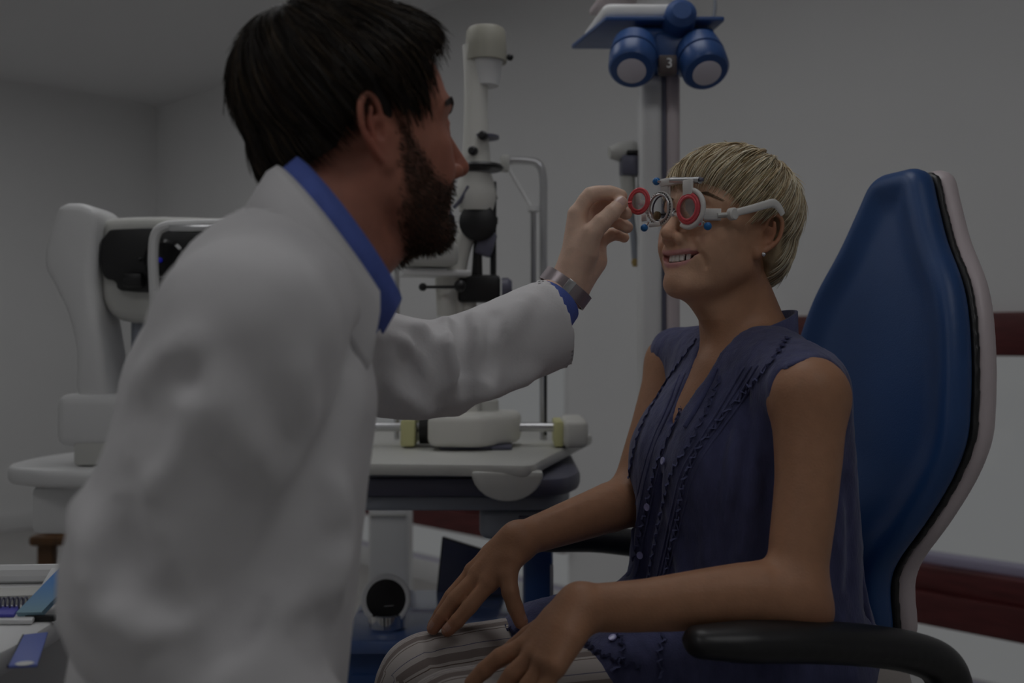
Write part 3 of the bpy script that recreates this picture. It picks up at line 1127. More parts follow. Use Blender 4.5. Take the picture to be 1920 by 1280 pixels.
# hand instrument hung on the column
HI = thing('hand_instrument', 'small black and grey hand instrument hung on the left of the pale column', 'instrument', at(1180, 320, 2.05))
MB().box(at(1180, 312, 2.03), (0.038, 0.05, 0.042), None, 0.008).build('holder', M['darkgrey'], HI)
MB().lathe(at(1160, 285, 2.03), (1, 0.2, 0.1), [(-0.02, 0.012), (0.0, 0.02), (0.03, 0.022), (0.045, 0.015)], 18).build('head', M['grey'], HI)
MB().box(at(1187, 289, 2.03), (0.03, 0.05, 0.008), None, 0.002).build('clip', M['black'], HI)
MB().tube([at(1176, 330, 2.03), at(1182, 400, 2.03)], [0.016, 0.013], 14).build('handle', M['grey'], HI)
MB().tube(spline([at(1183, 400, 2.03), at(1188, 445, 2.03), at(1191, 485, 2.03)], 5), [0.007] * 11, 10).build('shaft', M['midgrey'], HI)
MB().lathe(at(1191, 492, 2.03), Z_, [(-0.008, 0.005), (0.0, 0.008), (0.008, 0.006)], 12).build('tip', new_mat('brass_tip', c8(70, 60, 38), 0.4, metal=0.4), HI)

# ------------------------------------------------------------------ autorefractor on its table, left
AT = thing('side_table', 'round-ended white table under the white autorefractor', 'table', (-0.70, 2.0, 0))
tt = rounded_outline([(-0.98, 1.90), (-0.86, 1.83), (-0.45, 1.80), (-0.45, 2.25), (-0.90, 2.25), (-0.985, 2.05)], 0.07, 6)
MB().prism(tt, (0, 0, 0.778), X_, Y_, Z_, 0.035, 0.012, 3).build('table_top', M['white'], AT)
MB().box((-0.73, 2.03, 0.73), (0.36, 0.30, 0.09), None, 0.012).build('under_housing', M['white'], AT)
MB().box((-0.70, 2.05, 0.365), (0.10, 0.14, 0.65), None, 0.012).build('column', M['white'], AT)
MB().box((-0.72, 2.05, 0.02), (0.46, 0.36, 0.04), None, 0.012).build('foot', M['grey'], AT)
AR = thing('autorefractor', 'white autorefractor with a black measuring head on the left table', 'eye instrument', (-0.70, 2.0, 0.813))
ay = 1.92


def ar(px, py, Y=1.92):
    p = at(px, py, Y)
    return (p[0], p[2])


side = spline([ar(*q) for q in [(130, 382), (165, 384), (188, 402), (184, 440), (180, 500), (182, 560), (192, 620), (202, 690), (204, 752), (150, 745),
                                (148, 660), (132, 590), (104, 530), (90, 500), (92, 460), (108, 408), (118, 388)]], 3)
MB().prism([tuple(p) for p in side], (0, ay - 0.02, 0), X_, Z_, Y_, 0.13, 0.018, 3).build('side_shell', M['white'], AR)
main = spline([ar(*q) for q in [(178, 406), (260, 402), (380, 404), (470, 412), (500, 460), (500, 560), (450, 600), (300, 605), (215, 600), (180, 560), (178, 480)]], 3)
MB().prism([tuple(p) for p in main], (0, ay + 0.02, 0), X_, Z_, Y_, 0.16, 0.02, 3).build('head_case', M['grey'], AR)
face = spline([ar(*q, 1.93) for q in [(206, 430), (300, 427), (430, 430), (440, 470), (430, 545), (330, 548), (228, 545), (218, 528), (196, 520), (188, 490), (190, 450)]], 3)
MB().prism([tuple(p) for p in face], (0, ay + 0.005, 0), X_, Z_, Y_, 0.02, 0.006).build('face_panel', M['black'], AR)
c = at(310, 488, 1.915)
MB().lathe(c, (0.05, -1, 0), [(-0.03, 0.040), (0.004, 0.040), (0.010, 0.034), (0.006, 0.020)], 34).build('lens_barrel', M['gloss_black'], AR)
MB().ball(c + (-0.007, -0.010, 0.0), 0.005).build('fixation_light', new_mat('blue_led', (0.01, 0.01, 0.25), 0.3, emit=2.0), AR)
MB().ball(at(263, 486, 1.912), 0.004).build('sensor', M['gloss_black'], AR)
MB().box(at(250, 525, 1.915), (0.04, 0.02, 0.028), None, 0.008).build('nose_pad', M['black'], AR)
arch = spline([at(*q) for q in [(291, 600, 1.86), (289, 540, 1.86), (287, 480, 1.86), (292, 440, 1.86), (312, 424, 1.86), (360, 421, 1.86), (420, 421, 1.86), (446, 438, 1.86), (452, 480, 1.86), (452, 600, 1.86)]], 6)
MB().tube(arch, 0.0105, 10, flat=0.9).build('forehead_frame', M['white'], AR)
MB().box(at(365, 428, 1.85), (0.095, 0.012, 0.014), None, 0.004).build('forehead_rest', M['steel'], AR)
MB().box((-0.735, ay + 0.06, 0.90), (0.26, 0.20, 0.10), None, 0.02, 3).build('body_block', M['white'], AR)
MB().box((-0.72, ay + 0.05, 0.837), (0.22, 0.18, 0.045), None, 0.008).build('base', M['grey'], AR)
MB().box((-0.66, ay + 0.10, 1.06), (0.20, 0.10, 0.24), None, 0.02, 3).build('rear_pillar', M['midgrey'], AR)

# ------------------------------------------------------------------ wooden chair by the far left wall
wc = thing('wooden_chair', 'plain brown wooden chair behind the white desk at far left', 'chair', (-1.40, 3.1, 0))
for x, y, h in ((-1.40, 3.0, 0.44), (-1.10, 3.0, 0.44), (-1.40, 3.3, 0.44), (-1.10, 3.3, 0.44)):
    MB().box((x, y, h / 2), (0.045, 0.045, h), None, 0.006).build('leg', M['wood'], wc)
MB().box((-1.25, 3.15, 0.455), (0.38, 0.38, 0.03), None, 0.01).build('seat', M['wood'], wc)
MB().box((-1.40, 3.15, 0.53), (0.05, 0.30, 0.12), None, 0.02, 3).build('backrest', M['wood'], wc)

# ------------------------------------------------------------------ desk in the near left corner
DZ = 0.72
dk = thing('desk', 'white desk in the near left corner with a raised back edge', 'desk', (-0.85, 1.18, 0))
MB().prism(rounded_outline([(-1.25, 0.99), (-0.58, 0.99), (-0.54, 1.06), (-0.54, 1.38), (-1.25, 1.36)], 0.05, 5), (0, 0, DZ - 0.028), X_, Y_, Z_, 0.028, 0.006).build('desk_top', M['white'], dk)
MB().tube([(-1.24, 1.345, DZ + 0.012), (-0.9, 1.35, DZ + 0.012), (-0.555, 1.37, DZ + 0.012)], 0.013, 10).build('back_rail', M['white'], dk)
MB().box((-1.2, 1.18, 0.345), (0.03, 0.32, 0.69), None, 0.004).build('side_panel', M['white'], dk)
MB().box((-0.60, 1.18, 0.345), (0.03, 0.30, 0.69), None, 0.004).build('side_panel', M['white'], dk)
MB().box((-0.90, 1.30, 0.45), (0.57, 0.02, 0.48), None, 0.003).build('back_panel', M['white'], dk)


def sheet(name, quad, z, th, mat, lab, cat, rise=0.0):
    """a flat thing lying on the desk; quad = (x,y) corners"""
    t = thing(name, lab, cat, (sum(q[0] for q in quad) / 4, sum(q[1] for q in quad) / 4, z))
    return t


def on_desk(px, py, z=DZ):
    Y = (CAM_Z - z) * F_PX / (py - 640.0)
    return ((px - 960) / F_PX * Y, Y)


# leaflet tray, with a stack of leaflets and a closed blue folder
tr = thing('leaflet_tray', 'low white tray of leaflets at the back of the desk', 'tray', (-0.72, 1.26, DZ))
q = [on_desk(*p) for p in ((-70, 1172), (60, 1172), (110, 1112), (-60, 1122))]
MB().prism(q, (0, 0, DZ + 0.0005), X_, Y_, Z_, 0.006, 0.002).build('tray_base', M['white'], tr)
q2 = [on_desk(*p) for p in ((-70, 1146), (72, 1142), (100, 1124), (-60, 1130))]
MB().prism(q2, (0, 0, DZ + 0.006), X_, Y_, Z_, 0.012, 0.002).build('tray_riser', M['grey'], tr)
for k in range(9):
    xa, ya = on_desk(-20 + k * 8.5, 1151 + (k % 2) * 1.5)
    MB().ring((xa, ya, DZ + 0.013), (1, 0.15, 0), 0.0075, 0.0011, 18, 6).build('spiral_ring', M['darkgrey'], tr)
pr = thing('notepad', 'dark blue notepad with spiral rings lying in the white tray', 'notepad', (*on_desk(10, 1165), DZ + 0.0065))
q3 = [on_desk(*p) for p in ((-60, 1168), (26, 1168), (38, 1152), (-60, 1152))]
MB().prism(q3, (0, 0, DZ + 0.0066), X_, Y_, Z_, 0.004, 0.001).build('cover', new_mat('notepad_blue', c8(34, 34, 76), 0.5), pr)
bf = thing('booklet', 'bright blue booklet with a pale lower edge standing open on the desk', 'booklet', (*on_desk(70, 1165), DZ))
p0, p1 = np.array([*on_desk(30, 1167), DZ + 0.012]), np.array([*on_desk(78, 1166), DZ + 0.012])
p2, p3 = p1 + np.array([0.03, 0.10, 0.055]), p0 + np.array([0.03, 0.10, 0.055])
m_bl = new_mat('booklet_blue', c8(14, 56, 94), 0.4, attr='grad')
n_ = 8
Vv, Fq, gr = [], [], []
for i in range(n_ + 1):
    t = i / n_
    a_, b_ = p0 + (p3 - p0) * t, p1 + (p2 - p1) * t
    Vv += [a_, b_]
    cc = np.array(c8(58, 72, 78)) * (1 - t) ** 1.3 + np.array(c8(10, 50, 92)) * (1 - (1 - t) ** 1.3)
    gr += [cc, cc]
for i in range(n_):
    Fq.append((2 * i, 2 * i + 1, 2 * i + 3, 2 * i + 2))
th = np.array([0, 0.004, -0.006])
nV = len(Vv)
Vv += [v + th for v in Vv]
gr += gr
Fq += [tuple(nV + i for i in f[::-1]) for f in Fq]
Fq += [(0, nV, nV + 1, 1), (2 * n_, 2 * n_ + 1, nV + 2 * n_ + 1, nV + 2 * n_)]
for i in range(n_):
    Fq += [(2 * i, 2 * i + 2, nV + 2 * i + 2, nV + 2 * i), (2 * i + 1, nV + 2 * i + 1, nV + 2 * i + 3, 2 * i + 3)]
mesh_obj('cover', np.array(Vv), Fq, m_bl, bf, smooth=False, attrs={'grad': np.array(gr)})
MB().box((p1 + p2) / 2 + np.array([-0.02, 0.004, -0.010]), (0.04, 0.06, 0.005), rotx(0.5), 0.001).build('page_block', M['white'], bf)
sp = (p0 + p1) / 2
MB().box((sp[0] + 0.012, sp[1] + 0.004, DZ + 0.004), (0.035, 0.006, 0.007), None, 0.001).build('stand_foot', M['black'], bf)
cd = thing('card', 'violet-blue card with a dark edge and a white oval on the desk', 'card', (*on_desk(40, 1225), DZ))
q4 = [on_desk(*p) for p in ((14, 1254), (70, 1252), (90, 1190), (44, 1195))]
MB().prism(q4, (0, 0, DZ + 0.0006), X_, Y_, Z_, 0.003, 0.0008).build('sheet', new_mat('card_blue', c8(42, 48, 78), 0.45), cd)
q5 = [on_desk(*p) for p in ((12.5, 1254), (15.5, 1254), (45, 1195), (42.5, 1195))]
MB().prism(q5, (0, 0, DZ + 0.0007), X_, Y_, Z_, 0.0032).build('edge', M['black'], cd)
ox, oy = on_desk(46, 1243, DZ + 0.004)
MB().prism([(ox + 0.009 * math.cos(a), oy + 0.007 * math.sin(a)) for a in np.linspace(0, 2 * PI, 17)[:-1]], (0, 0, DZ + 0.0037), X_, Y_, Z_, 0.0004).build('oval', M['white'], cd)

# ------------------------------------------------------------------ people: shared builders
def head_frame(center, yaw, pitch, roll=0.0, s=1.0):
    return Frame(rotz(yaw) @ roty(-pitch) @ rotx(roll), center, s)


MZ = -0.0525


def build_head(S, fr, male=False):
    """a smiling head in the local frame: x forward, y left, z up, origin between the ears"""
    j = 1.0 if male else 0.92
    S.ell((-0.014, 0, 0.045), (0.094, 0.074, 0.086), 0.0, 'u', fr)
    S.ell((0.034, 0, 0.048), (0.055, 0.061, 0.058), 0.03, 'u', fr)
    S.ell((0.036, 0, -0.008), (0.052, 0.057, 0.060), 0.03, 'u', fr)
    S.ell((0.040, 0, -0.058), (0.046, 0.040 * j, 0.029), 0.03, 'u', fr)
    for sg in (1, -1):
        S.tube([(-0.002, sg * 0.058 * j, -0.005), (0.002, sg * 0.054 * j, -0.047), (0.036, sg * 0.037 * j, -0.073), (0.070, sg * 0.013, -0.088)],
               [0.015, 0.0155, 0.015, 0.014], 0.022, 'u', fr)
        S.ell((0.056, sg * 0.043, -0.008), (0.022, 0.019, 0.017), 0.020, 'u', fr)          # cheekbone
        S.ell((0.040, sg * 0.043, -0.036), (0.032, 0.017, 0.028), 0.022, 'u', fr)
        S.ell((0.066, sg * 0.032, -0.027), (0.020, 0.018, 0.017), 0.014, 'u', fr)          # smiling cheek
        S.tube([(0.0865, sg * 0.010, 0.036), (0.080, sg * 0.034, 0.039), (0.064, sg * 0.052, 0.034)], [0.008, 0.008, 0.007] if male else [0.006, 0.006, 0.005], 0.014, 'u', fr)
        S.ell((0.094, sg * 0.031, 0.016), (0.014, 0.019, 0.011), 0.012, 's', fr)           # socket
    S.ell((0.062, 0, -0.041), (0.031, 0.032, 0.029), 0.022, 'u', fr)
    S.ell((0.0735, 0, -0.086), (0.0165, 0.019, 0.0135), 0.016, 'u', fr)                     # chin
    S.tube([(0.082, 0, 0.034), (0.094, 0, 0.014), (0.105, 0, -0.006), (0.1115, 0, -0.0195)], [0.0075, 0.0075, 0.0085, 0.0105], 0.012, 'u', fr)
    for sg in (1, -1):
        S.ell((0.097, sg * 0.0125, -0.0255), (0.0115, 0.0075, 0.0085), 0.007, 'u', fr)
        S.ell((0.104, sg * 0.0068, -0.0345), (0.006, 0.0036, 0.005), 0.003, 's', fr)
        # lids round the eyeball
        S.ell((0.0735, sg * 0.031, 0.015), 0.0145, 0.005, 'u', fr)
        S.ell((0.090, sg * 0.0315, 0.0145), (0.012, 0.0125, 0.0042), 0.002, 's', fr)
        if not male:
            for q in (-0.006, 0.0, 0.006):
                S.tube([(0.062, sg * 0.0495, 0.012 + q), (0.052, sg * 0.055, 0.012 + q * 2.2)], [0.0008, 0.0006], 0.003, 's', fr)
    mw = 1.0 if male else 1.24
    # open smile
    mz = MZ
    arc = [(0.070, 0.0285, mz + 0.0105), (0.083, 0.019, mz + 0.0030), (0.0905, 0.008, mz - 0.001), (0.0915, 0, mz - 0.0015),
           (0.0905, -0.008, mz - 0.001), (0.083, -0.019, mz + 0.0030), (0.070, -0.0285, mz + 0.0105)]
    arc = [(x, y * mw, z) for x, y, z in arc]
    S.tube(arc, [(0.004, 0.0014), (0.010, 0.0055), (0.012, 0.0068), (0.012, 0.0072), (0.012, 0.0068), (0.010, 0.0055), (0.004, 0.0014)],
           0.002, 's', fr, lat=(1, 0, 0))
    up = [(0.0715, 0.0275, mz + 0.0120), (0.085, 0.018, mz + 0.0092), (0.0925, 0.0075, mz + 0.0078), (0.0932, 0, mz + 0.0070),
          (0.0925, -0.0075, mz + 0.0078), (0.085, -0.018, mz + 0.0092), (0.0715, -0.0275, mz + 0.0120)]
    up = [(x, y * mw, z) for x, y, z in up]
    S.tube(up, [0.0014, 0.0025, 0.0031, 0.0029, 0.0031, 0.0025, 0.0014], 0.003, 'u', fr)
    lowl = [(0.0715, 0.0270, mz + 0.0090), (0.083, 0.018, mz - 0.0050), (0.0895, 0.008, mz - 0.0100), (0.0905, 0, mz - 0.0106),
            (0.0895, -0.008, mz - 0.0100), (0.083, -0.018, mz - 0.0050), (0.0715, -0.0270, mz + 0.0090)]
    lowl = [(x, y * mw, z) for x, y, z in lowl]
    S.tube(lowl, [0.0014, 0.0030, 0.0038, 0.0040, 0.0038, 0.0030, 0.0014], 0.003, 'u', fr)
    # laugh lines, laid on the finished skin
    for sg in (1, -1):
        pl = spline([(0.0885, sg * 0.0215, -0.022), (0.085, sg * 0.033, -0.034), (0.075, sg * 0.042, -0.050), (0.068, sg * 0.0425, -0.062)], 4)
        S.tube(S.drop(np.array([fr.w(q) for q in pl]), -0.0002), np.interp(np.arange(13), [0, 4, 9, 12], [0.0006, 0.0014, 0.0011, 0.0004]), 0.007, 's')
    # ears
    for sg in (1, -1):
        c, s_ = math.cos(0.42), math.sin(0.42)

        def e(u, v, w):
            """u backward along the ear, v up, w outward"""
            vv = (v * 0.98 - u * 0.20) * 1.12
            uu = (u * 0.98 + v * 0.20) * 1.12
            return (-0.004 - uu * c, sg * (0.071 + uu * s_ + w), 0.004 + vv)
        S.tube([e(0.008, 0.010, 0), e(0.010, -0.008, 0), e(0.004, -0.024, 0)], [(0.0135, 0.0042), (0.0125, 0.0042), (0.0085, 0.0045)], 0.008, 'u', fr, lat=(-c, sg * s_, 0))
        rim = [e(0.002, 0.006, 0.003), e(0.003, 0.022, 0.004), e(0.011, 0.0315, 0.004), e(0.021, 0.027, 0.004), e(0.0255, 0.014, 0.004), e(0.024, -0.002, 0.004), e(0.017, -0.016, 0.003), e(0.008, -0.027, 0.002)]
        S.tube(spline(rim, 4), 0.0036, 0.0025, 'u', fr)
        S.tube(spline([e(0.012, 0.020, 0.004), e(0.017, 0.008, 0.004), e(0.014, -0.008, 0.004)], 4), 0.0028, 0.003, 'u', fr)
        S.ell(e(0.006, -0.028, 0.002), (0.0075, 0.005, 0.0085), 0.005, 'u', fr)
        S.ell(e(0.007, 0.000, 0.008), (0.0065, 0.008, 0.0095), 0.003, 's', fr)
        S.ell(e(0.0205, 0.010, 0.0085), (0.0028, 0.005, 0.012), 0.002, 's', fr)
        S.ell(e(-0.001, -0.002, 0.001), (0.004, 0.004, 0.006), 0.004, 'u', fr)


def local(fr, V):
    return (np.asarray(V) - fr.t) @ fr.R / fr.s


def bump_w(L, c, r):
    q = (L - np.asarray(c)) / np.asarray(r)
    return np.exp(-(q * q).sum(1) * 1.5)


def skin_colours(V, fr, base, red, lip, male=False):
    """flat skin tones: flushed cheeks, nose and ears, lips, inside of the mouth"""
    L = local(fr, V)
    A = L * np.array([1, 1, 1])
    A[:, 1] = np.abs(A[:, 1])
    C = np.repeat(np.array(base)[None], len(V), 0)
    w = 0.45 * bump_w(A, (0.07, 0.036, -0.02), (0.03, 0.025, 0.022)) + 0.4 * bump_w(A, (0.112, 0, -0.02), (0.018, 0.018, 0.016)) \
        + 0.5 * bump_w(A, (-0.02, 0.085, 0.0), (0.03, 0.015, 0.04)) + 0.25 * bump_w(A, (0.08, 0, -0.1), (0.02, 0.03, 0.02))
    w = np.clip(w, 0, 0.8)[:, None]
    C = C * (1 - w) + np.array(red) * w
    # lips: near the two lip curves
    mz = MZ
    if not male:
        A[:, 1] /= 1.24
    y = np.clip(A[:, 1], 0, 0.029)
    xu = np.interp(y, [0, 0.0075, 0.018, 0.0275], [0.0945, 0.094, 0.087, 0.0735])
    zu = np.interp(y, [0, 0.0075, 0.018, 0.0275], [mz + 0.0068, mz + 0.0076, mz + 0.0090, mz + 0.0118])
    zl = np.interp(y, [0, 0.008, 0.018, 0.027], [mz - 0.0106, mz - 0.0100, mz - 0.0050, mz + 0.009])
    near_x = np.clip(1 - np.abs(A[:, 0] - xu) / 0.012, 0, 1)
    in_y = A[:, 1] < 0.0285
    wl = np.maximum(np.clip(1.7 - np.abs(A[:, 2] - zu) / 0.0030, 0, 1), np.clip(1.7 - np.abs(A[:, 2] - zl) / 0.0036, 0, 1)) * np.clip(near_x * 3, 0, 1) * in_y
    C = C * (1 - wl[:, None]) + np.array(lip) * wl[:, None]
    inside = (A[:, 1] < 0.023) & (A[:, 2] < zu - 0.0025) & (A[:, 2] > zl + 0.003) & in_y & (A[:, 0] < xu - 0.006) & (A[:, 0] > 0.05)
    C[inside] = (0.05, 0.012, 0.01)
    return C


def finger(S, pts, r0, r1, k=0.006, sub=3):
    p = spline(pts, sub)
    n = len(p)
    t = np.linspace(0, 1, n)
    r = r0 + (r1 - r0) * t
    # knuckles a little thicker than the shafts
    for kk in range(1, len(pts) - 1):
        r = r + 0.0009 * np.exp(-((t - kk / (len(pts) - 1)) / 0.07) ** 2)
    S.tube(p, r, k)
    return p


def nail(pts, side, r, mat, parent):
    """a thin plate on the back of a fingertip; side = outward direction of the nail"""
    p = np.asarray(pts, float)
    d = p[-1] - p[-2]
    d /= np.linalg.norm(d)
    n = np.asarray(side, float)
    n = n - d * (n @ d)
    n /= np.linalg.norm(n)
    b = np.cross(d, n)
    c = p[-1] - d * 0.001
    V, Fq = [], []
    for i in range(6):
        u = (i / 5 - 0.6) * 0.0125
        wv = math.sqrt(max(0.05, 1 - ((i / 5 - 0.45) / 0.62) ** 4))
        for jn in range(7):
            a = (jn / 6 - 0.5) * 1.5 * wv
            V.append(c + d * u + (n * math.cos(a) + b * math.sin(a)) * (r + 0.0006 - 0.0022 * max(0, i / 5 - 0.45)))
    for i in range(5):
        for jn in range(6):
            Fq.append((i * 7 + jn, i * 7 + jn + 1, (i + 1) * 7 + jn + 1, (i + 1) * 7 + jn))
    return mesh_obj('fingernail', np.array(V), Fq, mat, parent)


def hair_basis(axis):
    a = np.asarray(axis, float)
    a /= np.linalg.norm(a)
    e1 = np.array([1.0, 0, 0]) - a * a[0]
    e1 /= np.linalg.norm(e1)
    return a, e1, np.cross(a, e1)


def hair_angles(D, basis):
    a, e1, e2 = basis
    al = np.arccos(np.clip(D @ a, -1, 1))
    ph = np.arctan2(D @ e2, D @ e1)
    return al, ph


def hairline_table(ends, c0, basis):
    """ends: local points of the hairline on the left side (y>=0), mirrored"""
    P = np.asarray(ends, float) - c0
    P /= np.linalg.norm(P, axis=1)[:, None]
    al, ph = hair_angles(P, basis)
    ph = np.abs(ph)
    o = np.argsort(ph)
    return ph[o], al[o]


def skull_radius(D, c0, ells):
    """distance from c0 to the outside of a set of ellipsoids along D"""
    best = np.zeros(len(D))
    for c, r in ells:
        o = (np.asarray(c0) - c) / r
        d = D / r
        A = (d * d).sum(1)
        B = d @ o
        Cc = o @ o - 1
        disc = np.maximum(B * B - A * Cc, 0)
        best = np.maximum(best, (-B + np.sqrt(disc)) / A)
    return best


def make_hair(fr, c0, axis, ends, ells, n, seg, width, lift, cols, mat_s, mat_c, parent, name, twist=0.3, over=0.06, cap_off=-0.004,
              tip_lift=0.0, seed=3, a_min=0.03, clump=0.9, wild=0.004, start_spread=0.75, swoop=None):
    g = np.random.default_rng(seed)
    c0 = np.asarray(c0, float)
    basis = hair_basis(axis)
    tph, tal = hairline_table(ends, c0, basis)
    a, e1, e2 = basis
    ph = g.uniform(-PI, PI, n)
    amax = np.interp(np.abs(ph), tph, tal)
    if swoop is not None:
        amax = np.interp(np.abs(ph + swoop(ph, amax)), tph, tal)
    amax = amax * (1 + g.normal(0, over, n))
    st = a_min + (amax - 0.25) * g.uniform(0, 1, n) ** 1.1 * start_spread
    st = np.clip(st, a_min, None)
    ln = np.clip(g.uniform(0.5, 1.25, n), 0.4, 1.2)
    en = np.minimum(amax, st + ln)
    t = np.linspace(0, 1, seg)
    AL = st[:, None] + (en - st)[:, None] * t
    cl = np.round(ph / 0.10)
    PH = ph[:, None] + twist * t[None] * 0.35 + (cl * 0.10 - ph)[:, None] * clump * 0.5 * t[None]
    if swoop is not None:
        PH = PH + swoop(ph[:, None], AL)
    PH = PH + 0.03 * g.normal(0, 1, n)[:, None] * t[None]
    D = np.cos(AL)[..., None] * a + np.sin(AL)[..., None] * (np.cos(PH)[..., None] * e1 + np.sin(PH)[..., None] * e2)
    R = skull_radius(D.reshape(-1, 3), c0, ells).reshape(n, seg)
    lay = g.uniform(0, 1, n)
    wav = 0.0022 * np.sin(cl * 2.1 + AL.T * 3).T
    zl = (c0 + D * R[..., None])[..., 2]
    off = (lay * lift)[:, None] * np.interp(zl, [0.0, 0.05, 0.10], [0.30, 0.5, 1.0]) * np.interp(t, [0, 0.3, 1], [0.55, 1, 0.75]) + wav + tip_lift * t[None] ** 2 * np.interp(zl, [0.03, 0.09], [0.2, 1.0]) + (wild * g.normal(0, 1, n))[:, None] * t[None] ** 2
    P = c0 + D * (R + off)[..., None]
    W = fr.t + fr.s * (P @ fr.R.T)
    V, Q = strands(W, np.full(n, width) * g.uniform(0.7, 1.2, n))
    cols = np.asarray(cols, float)
    idx = g.choice(len(cols), n, p=None)
    cc = cols[idx] * g.uniform(0.85, 1.15, n)[:, None]
    C = np.repeat(cc, seg * 3, 0)
    o = mesh_obj(name, V, Q, mat_s, parent, attrs={'tint': C})
    o['kind'] = 'stuff'
    # base layer under the strands
    lo = np.min([c - r for c, r in ells], 0) - 0.01
    hi = np.max([c + r for c, r in ells], 0) + 0.01
    S = Solid.box(lo, hi, 0.003)
    for c, r in ells:
        S.ell(c, np.asarray(r) + cap_off, 0.006)

    def clip(x, y, z):
        dx, dy, dz = x - c0[0], y - c0[1], z - c0[2]
        rr = np.sqrt(dx * dx + dy * dy + dz * dz) + 1e-6
        al_ = np.arccos(np.clip((dx * a[0] + dy * a[1] + dz * a[2]) / rr, -1, 1))
        p_ = np.abs(np.arctan2(dx * e2[0] + dy * e2[1] + dz * e2[2], dx * e1[0] + dy * e1[1] + dz * e1[2]))
        return (al_ - np.interp(p_, tph, tal) + 0.03) * rr
    S.apply(clip, lo, hi, 0.006, 'i')
    Vc, Qc = S.mesh(2)
    Vc = fr.t + fr.s * (Vc @ fr.R.T)
    mesh_obj(name + '_base', Vc, Qc, mat_c, parent)
    return o


def eyeball(fr, y, parent, iris=(0.05, 0.09, 0.12), aim=(1, 0, -0.02)):
    c = fr.w((0.0735, y, 0.0150))
    ax = fr.R @ np.asarray(aim, float)
    ax /= np.linalg.norm(ax)
    V, Fq, C = [], [], []
    n, m = 24, 22
    ref = fr.R @ np.array([0, 0, 1.0])
    u = np.cross(ax, ref)
    u /= np.linalg.norm(u)
    v = np.cross(ax, u)
    for i in range(m + 1):
        t = PI * i / m
        for k in range(n):
            a = 2 * PI * k / n
            V.append(c + 0.0122 * fr.s * (math.cos(t) * ax + math.sin(t) * (math.cos(a) * u + math.sin(a) * v)))
            C.append((0.004, 0.004, 0.004) if t < 0.2 else (iris if t < 0.47 else (0.62, 0.58, 0.55)))
    for i in range(m):
        for k in range(n):
            Fq.append((i * n + k, i * n + (k + 1) % n, (i + 1) * n + (k + 1) % n, (i + 1) * n + k))
    return mesh_obj('eye', np.array(V), Fq, M['eye'], parent, attrs={'tint': np.array(C)})


def lashes(fr, sg, parent, mat, upper=True):
    g = np.random.default_rng(5)
    P = []
    for k in range(26):
        t = k / 25
        y = 0.0215 + 0.021 * t
        x0 = 0.0735 + math.sqrt(max(0.0148 ** 2 - (y - 0.031) ** 2 - 0.0045 ** 2, 1e-6))
        z0 = 0.0150 + 0.0045 * math.sin(PI * (0.1 + 0.85 * t))
        ln = 0.006 + 0.003 * t
        P.append([(x0, sg * y, z0), (x0 + ln * 0.6, sg * (y + ln * 0.25 * t), z0 - 0.0005), (x0 + ln, sg * (y + ln * 0.5 * t), z0 + 0.0025)])
    P = np.array(P)
    W = fr.t + fr.s * (P @ fr.R.T)
    V, Q = strands(W, 0.00028)
    return mesh_obj('eyelashes', V, Q, mat, parent)


def brow(fr, sg, parent, cols, n, mat, S, wd=0.0003, thick=0.004):
    g = np.random.default_rng(9)
    t = g.uniform(0, 1, n)
    bx = np.interp(t, [0, 0.5, 1], [0.0935, 0.0875, 0.0700])
    by = np.interp(t, [0, 0.5, 1], [0.012, 0.033, 0.053])
    bz = np.interp(t, [0, 0.55, 1], [0.0365, 0.0425, 0.0360]) + g.uniform(-1, 1, n) * thick * (1 - 0.6 * t)
    st = np.stack([bx, sg * by, bz], 1)
    W0 = S.drop(fr.t + fr.s * (st @ fr.R.T), 0.0)
    N = S.grad(W0)
    d = np.stack([-0.25 - 0.5 * t, sg * np.full(n, 0.9), 0.5 - 0.9 * t], 1) @ fr.R.T
    d = d - N * (d * N).sum(1)[:, None]
    d /= np.linalg.norm(d, axis=1)[:, None]
    W = np.stack([W0, W0 + d * 0.004 + N * 0.0014, W0 + d * 0.008 + N * 0.0012], 1)
    V, Q = strands(W, wd)
    C = np.repeat(np.asarray(cols)[g.integers(0, len(cols), n)], 9, 0)
    o = mesh_obj('eyebrow', V, Q, mat, parent, attrs={'tint': C})
    o['kind'] = 'stuff'
    return o


def teeth(fr, parent, mat):
    mz = MZ
    for k in range(-5, 5):
        y = (k + 0.5) * 0.0072
        ay = abs(y)
        x = np.interp(ay, [0, 0.010, 0.020, 0.030], [0.0885, 0.0865, 0.0790, 0.062])
        z1 = mz + 0.0068 + np.interp(ay, [0, 0.012, 0.03], [0, 0.001, 0.0045])
        h = np.interp(ay, [0.003, 0.011, 0.017, 0.030], [0.0125, 0.0116, 0.0116, 0.0085])
        yaw = -np.sign(y) * np.interp(ay, [0, 0.01, 0.03], [0.05, 0.35, 1.0])
        S_ = MB()
        S_.box((0, 0, 0), (0.0055, 0.0071, h), None, 0.0018, 3)
        V = np.array(S_.V)
        V = V @ rotz(-yaw).T + np.array([x, y, z1 - h / 2])
        V = fr.t + fr.s * (V @ fr.R.T)
        mesh_obj('tooth', V, S_.F, mat, parent)
    S_ = MB()
    S_.box((0.06, 0, mz - 0.014), (0.04, 0.04, 0.008), None, 0.0035, 3)
    V = fr.t + fr.s * (np.array(S_.V) @ fr.R.T)
    mesh_obj('tongue', V, S_.F, M['mouth'], parent)


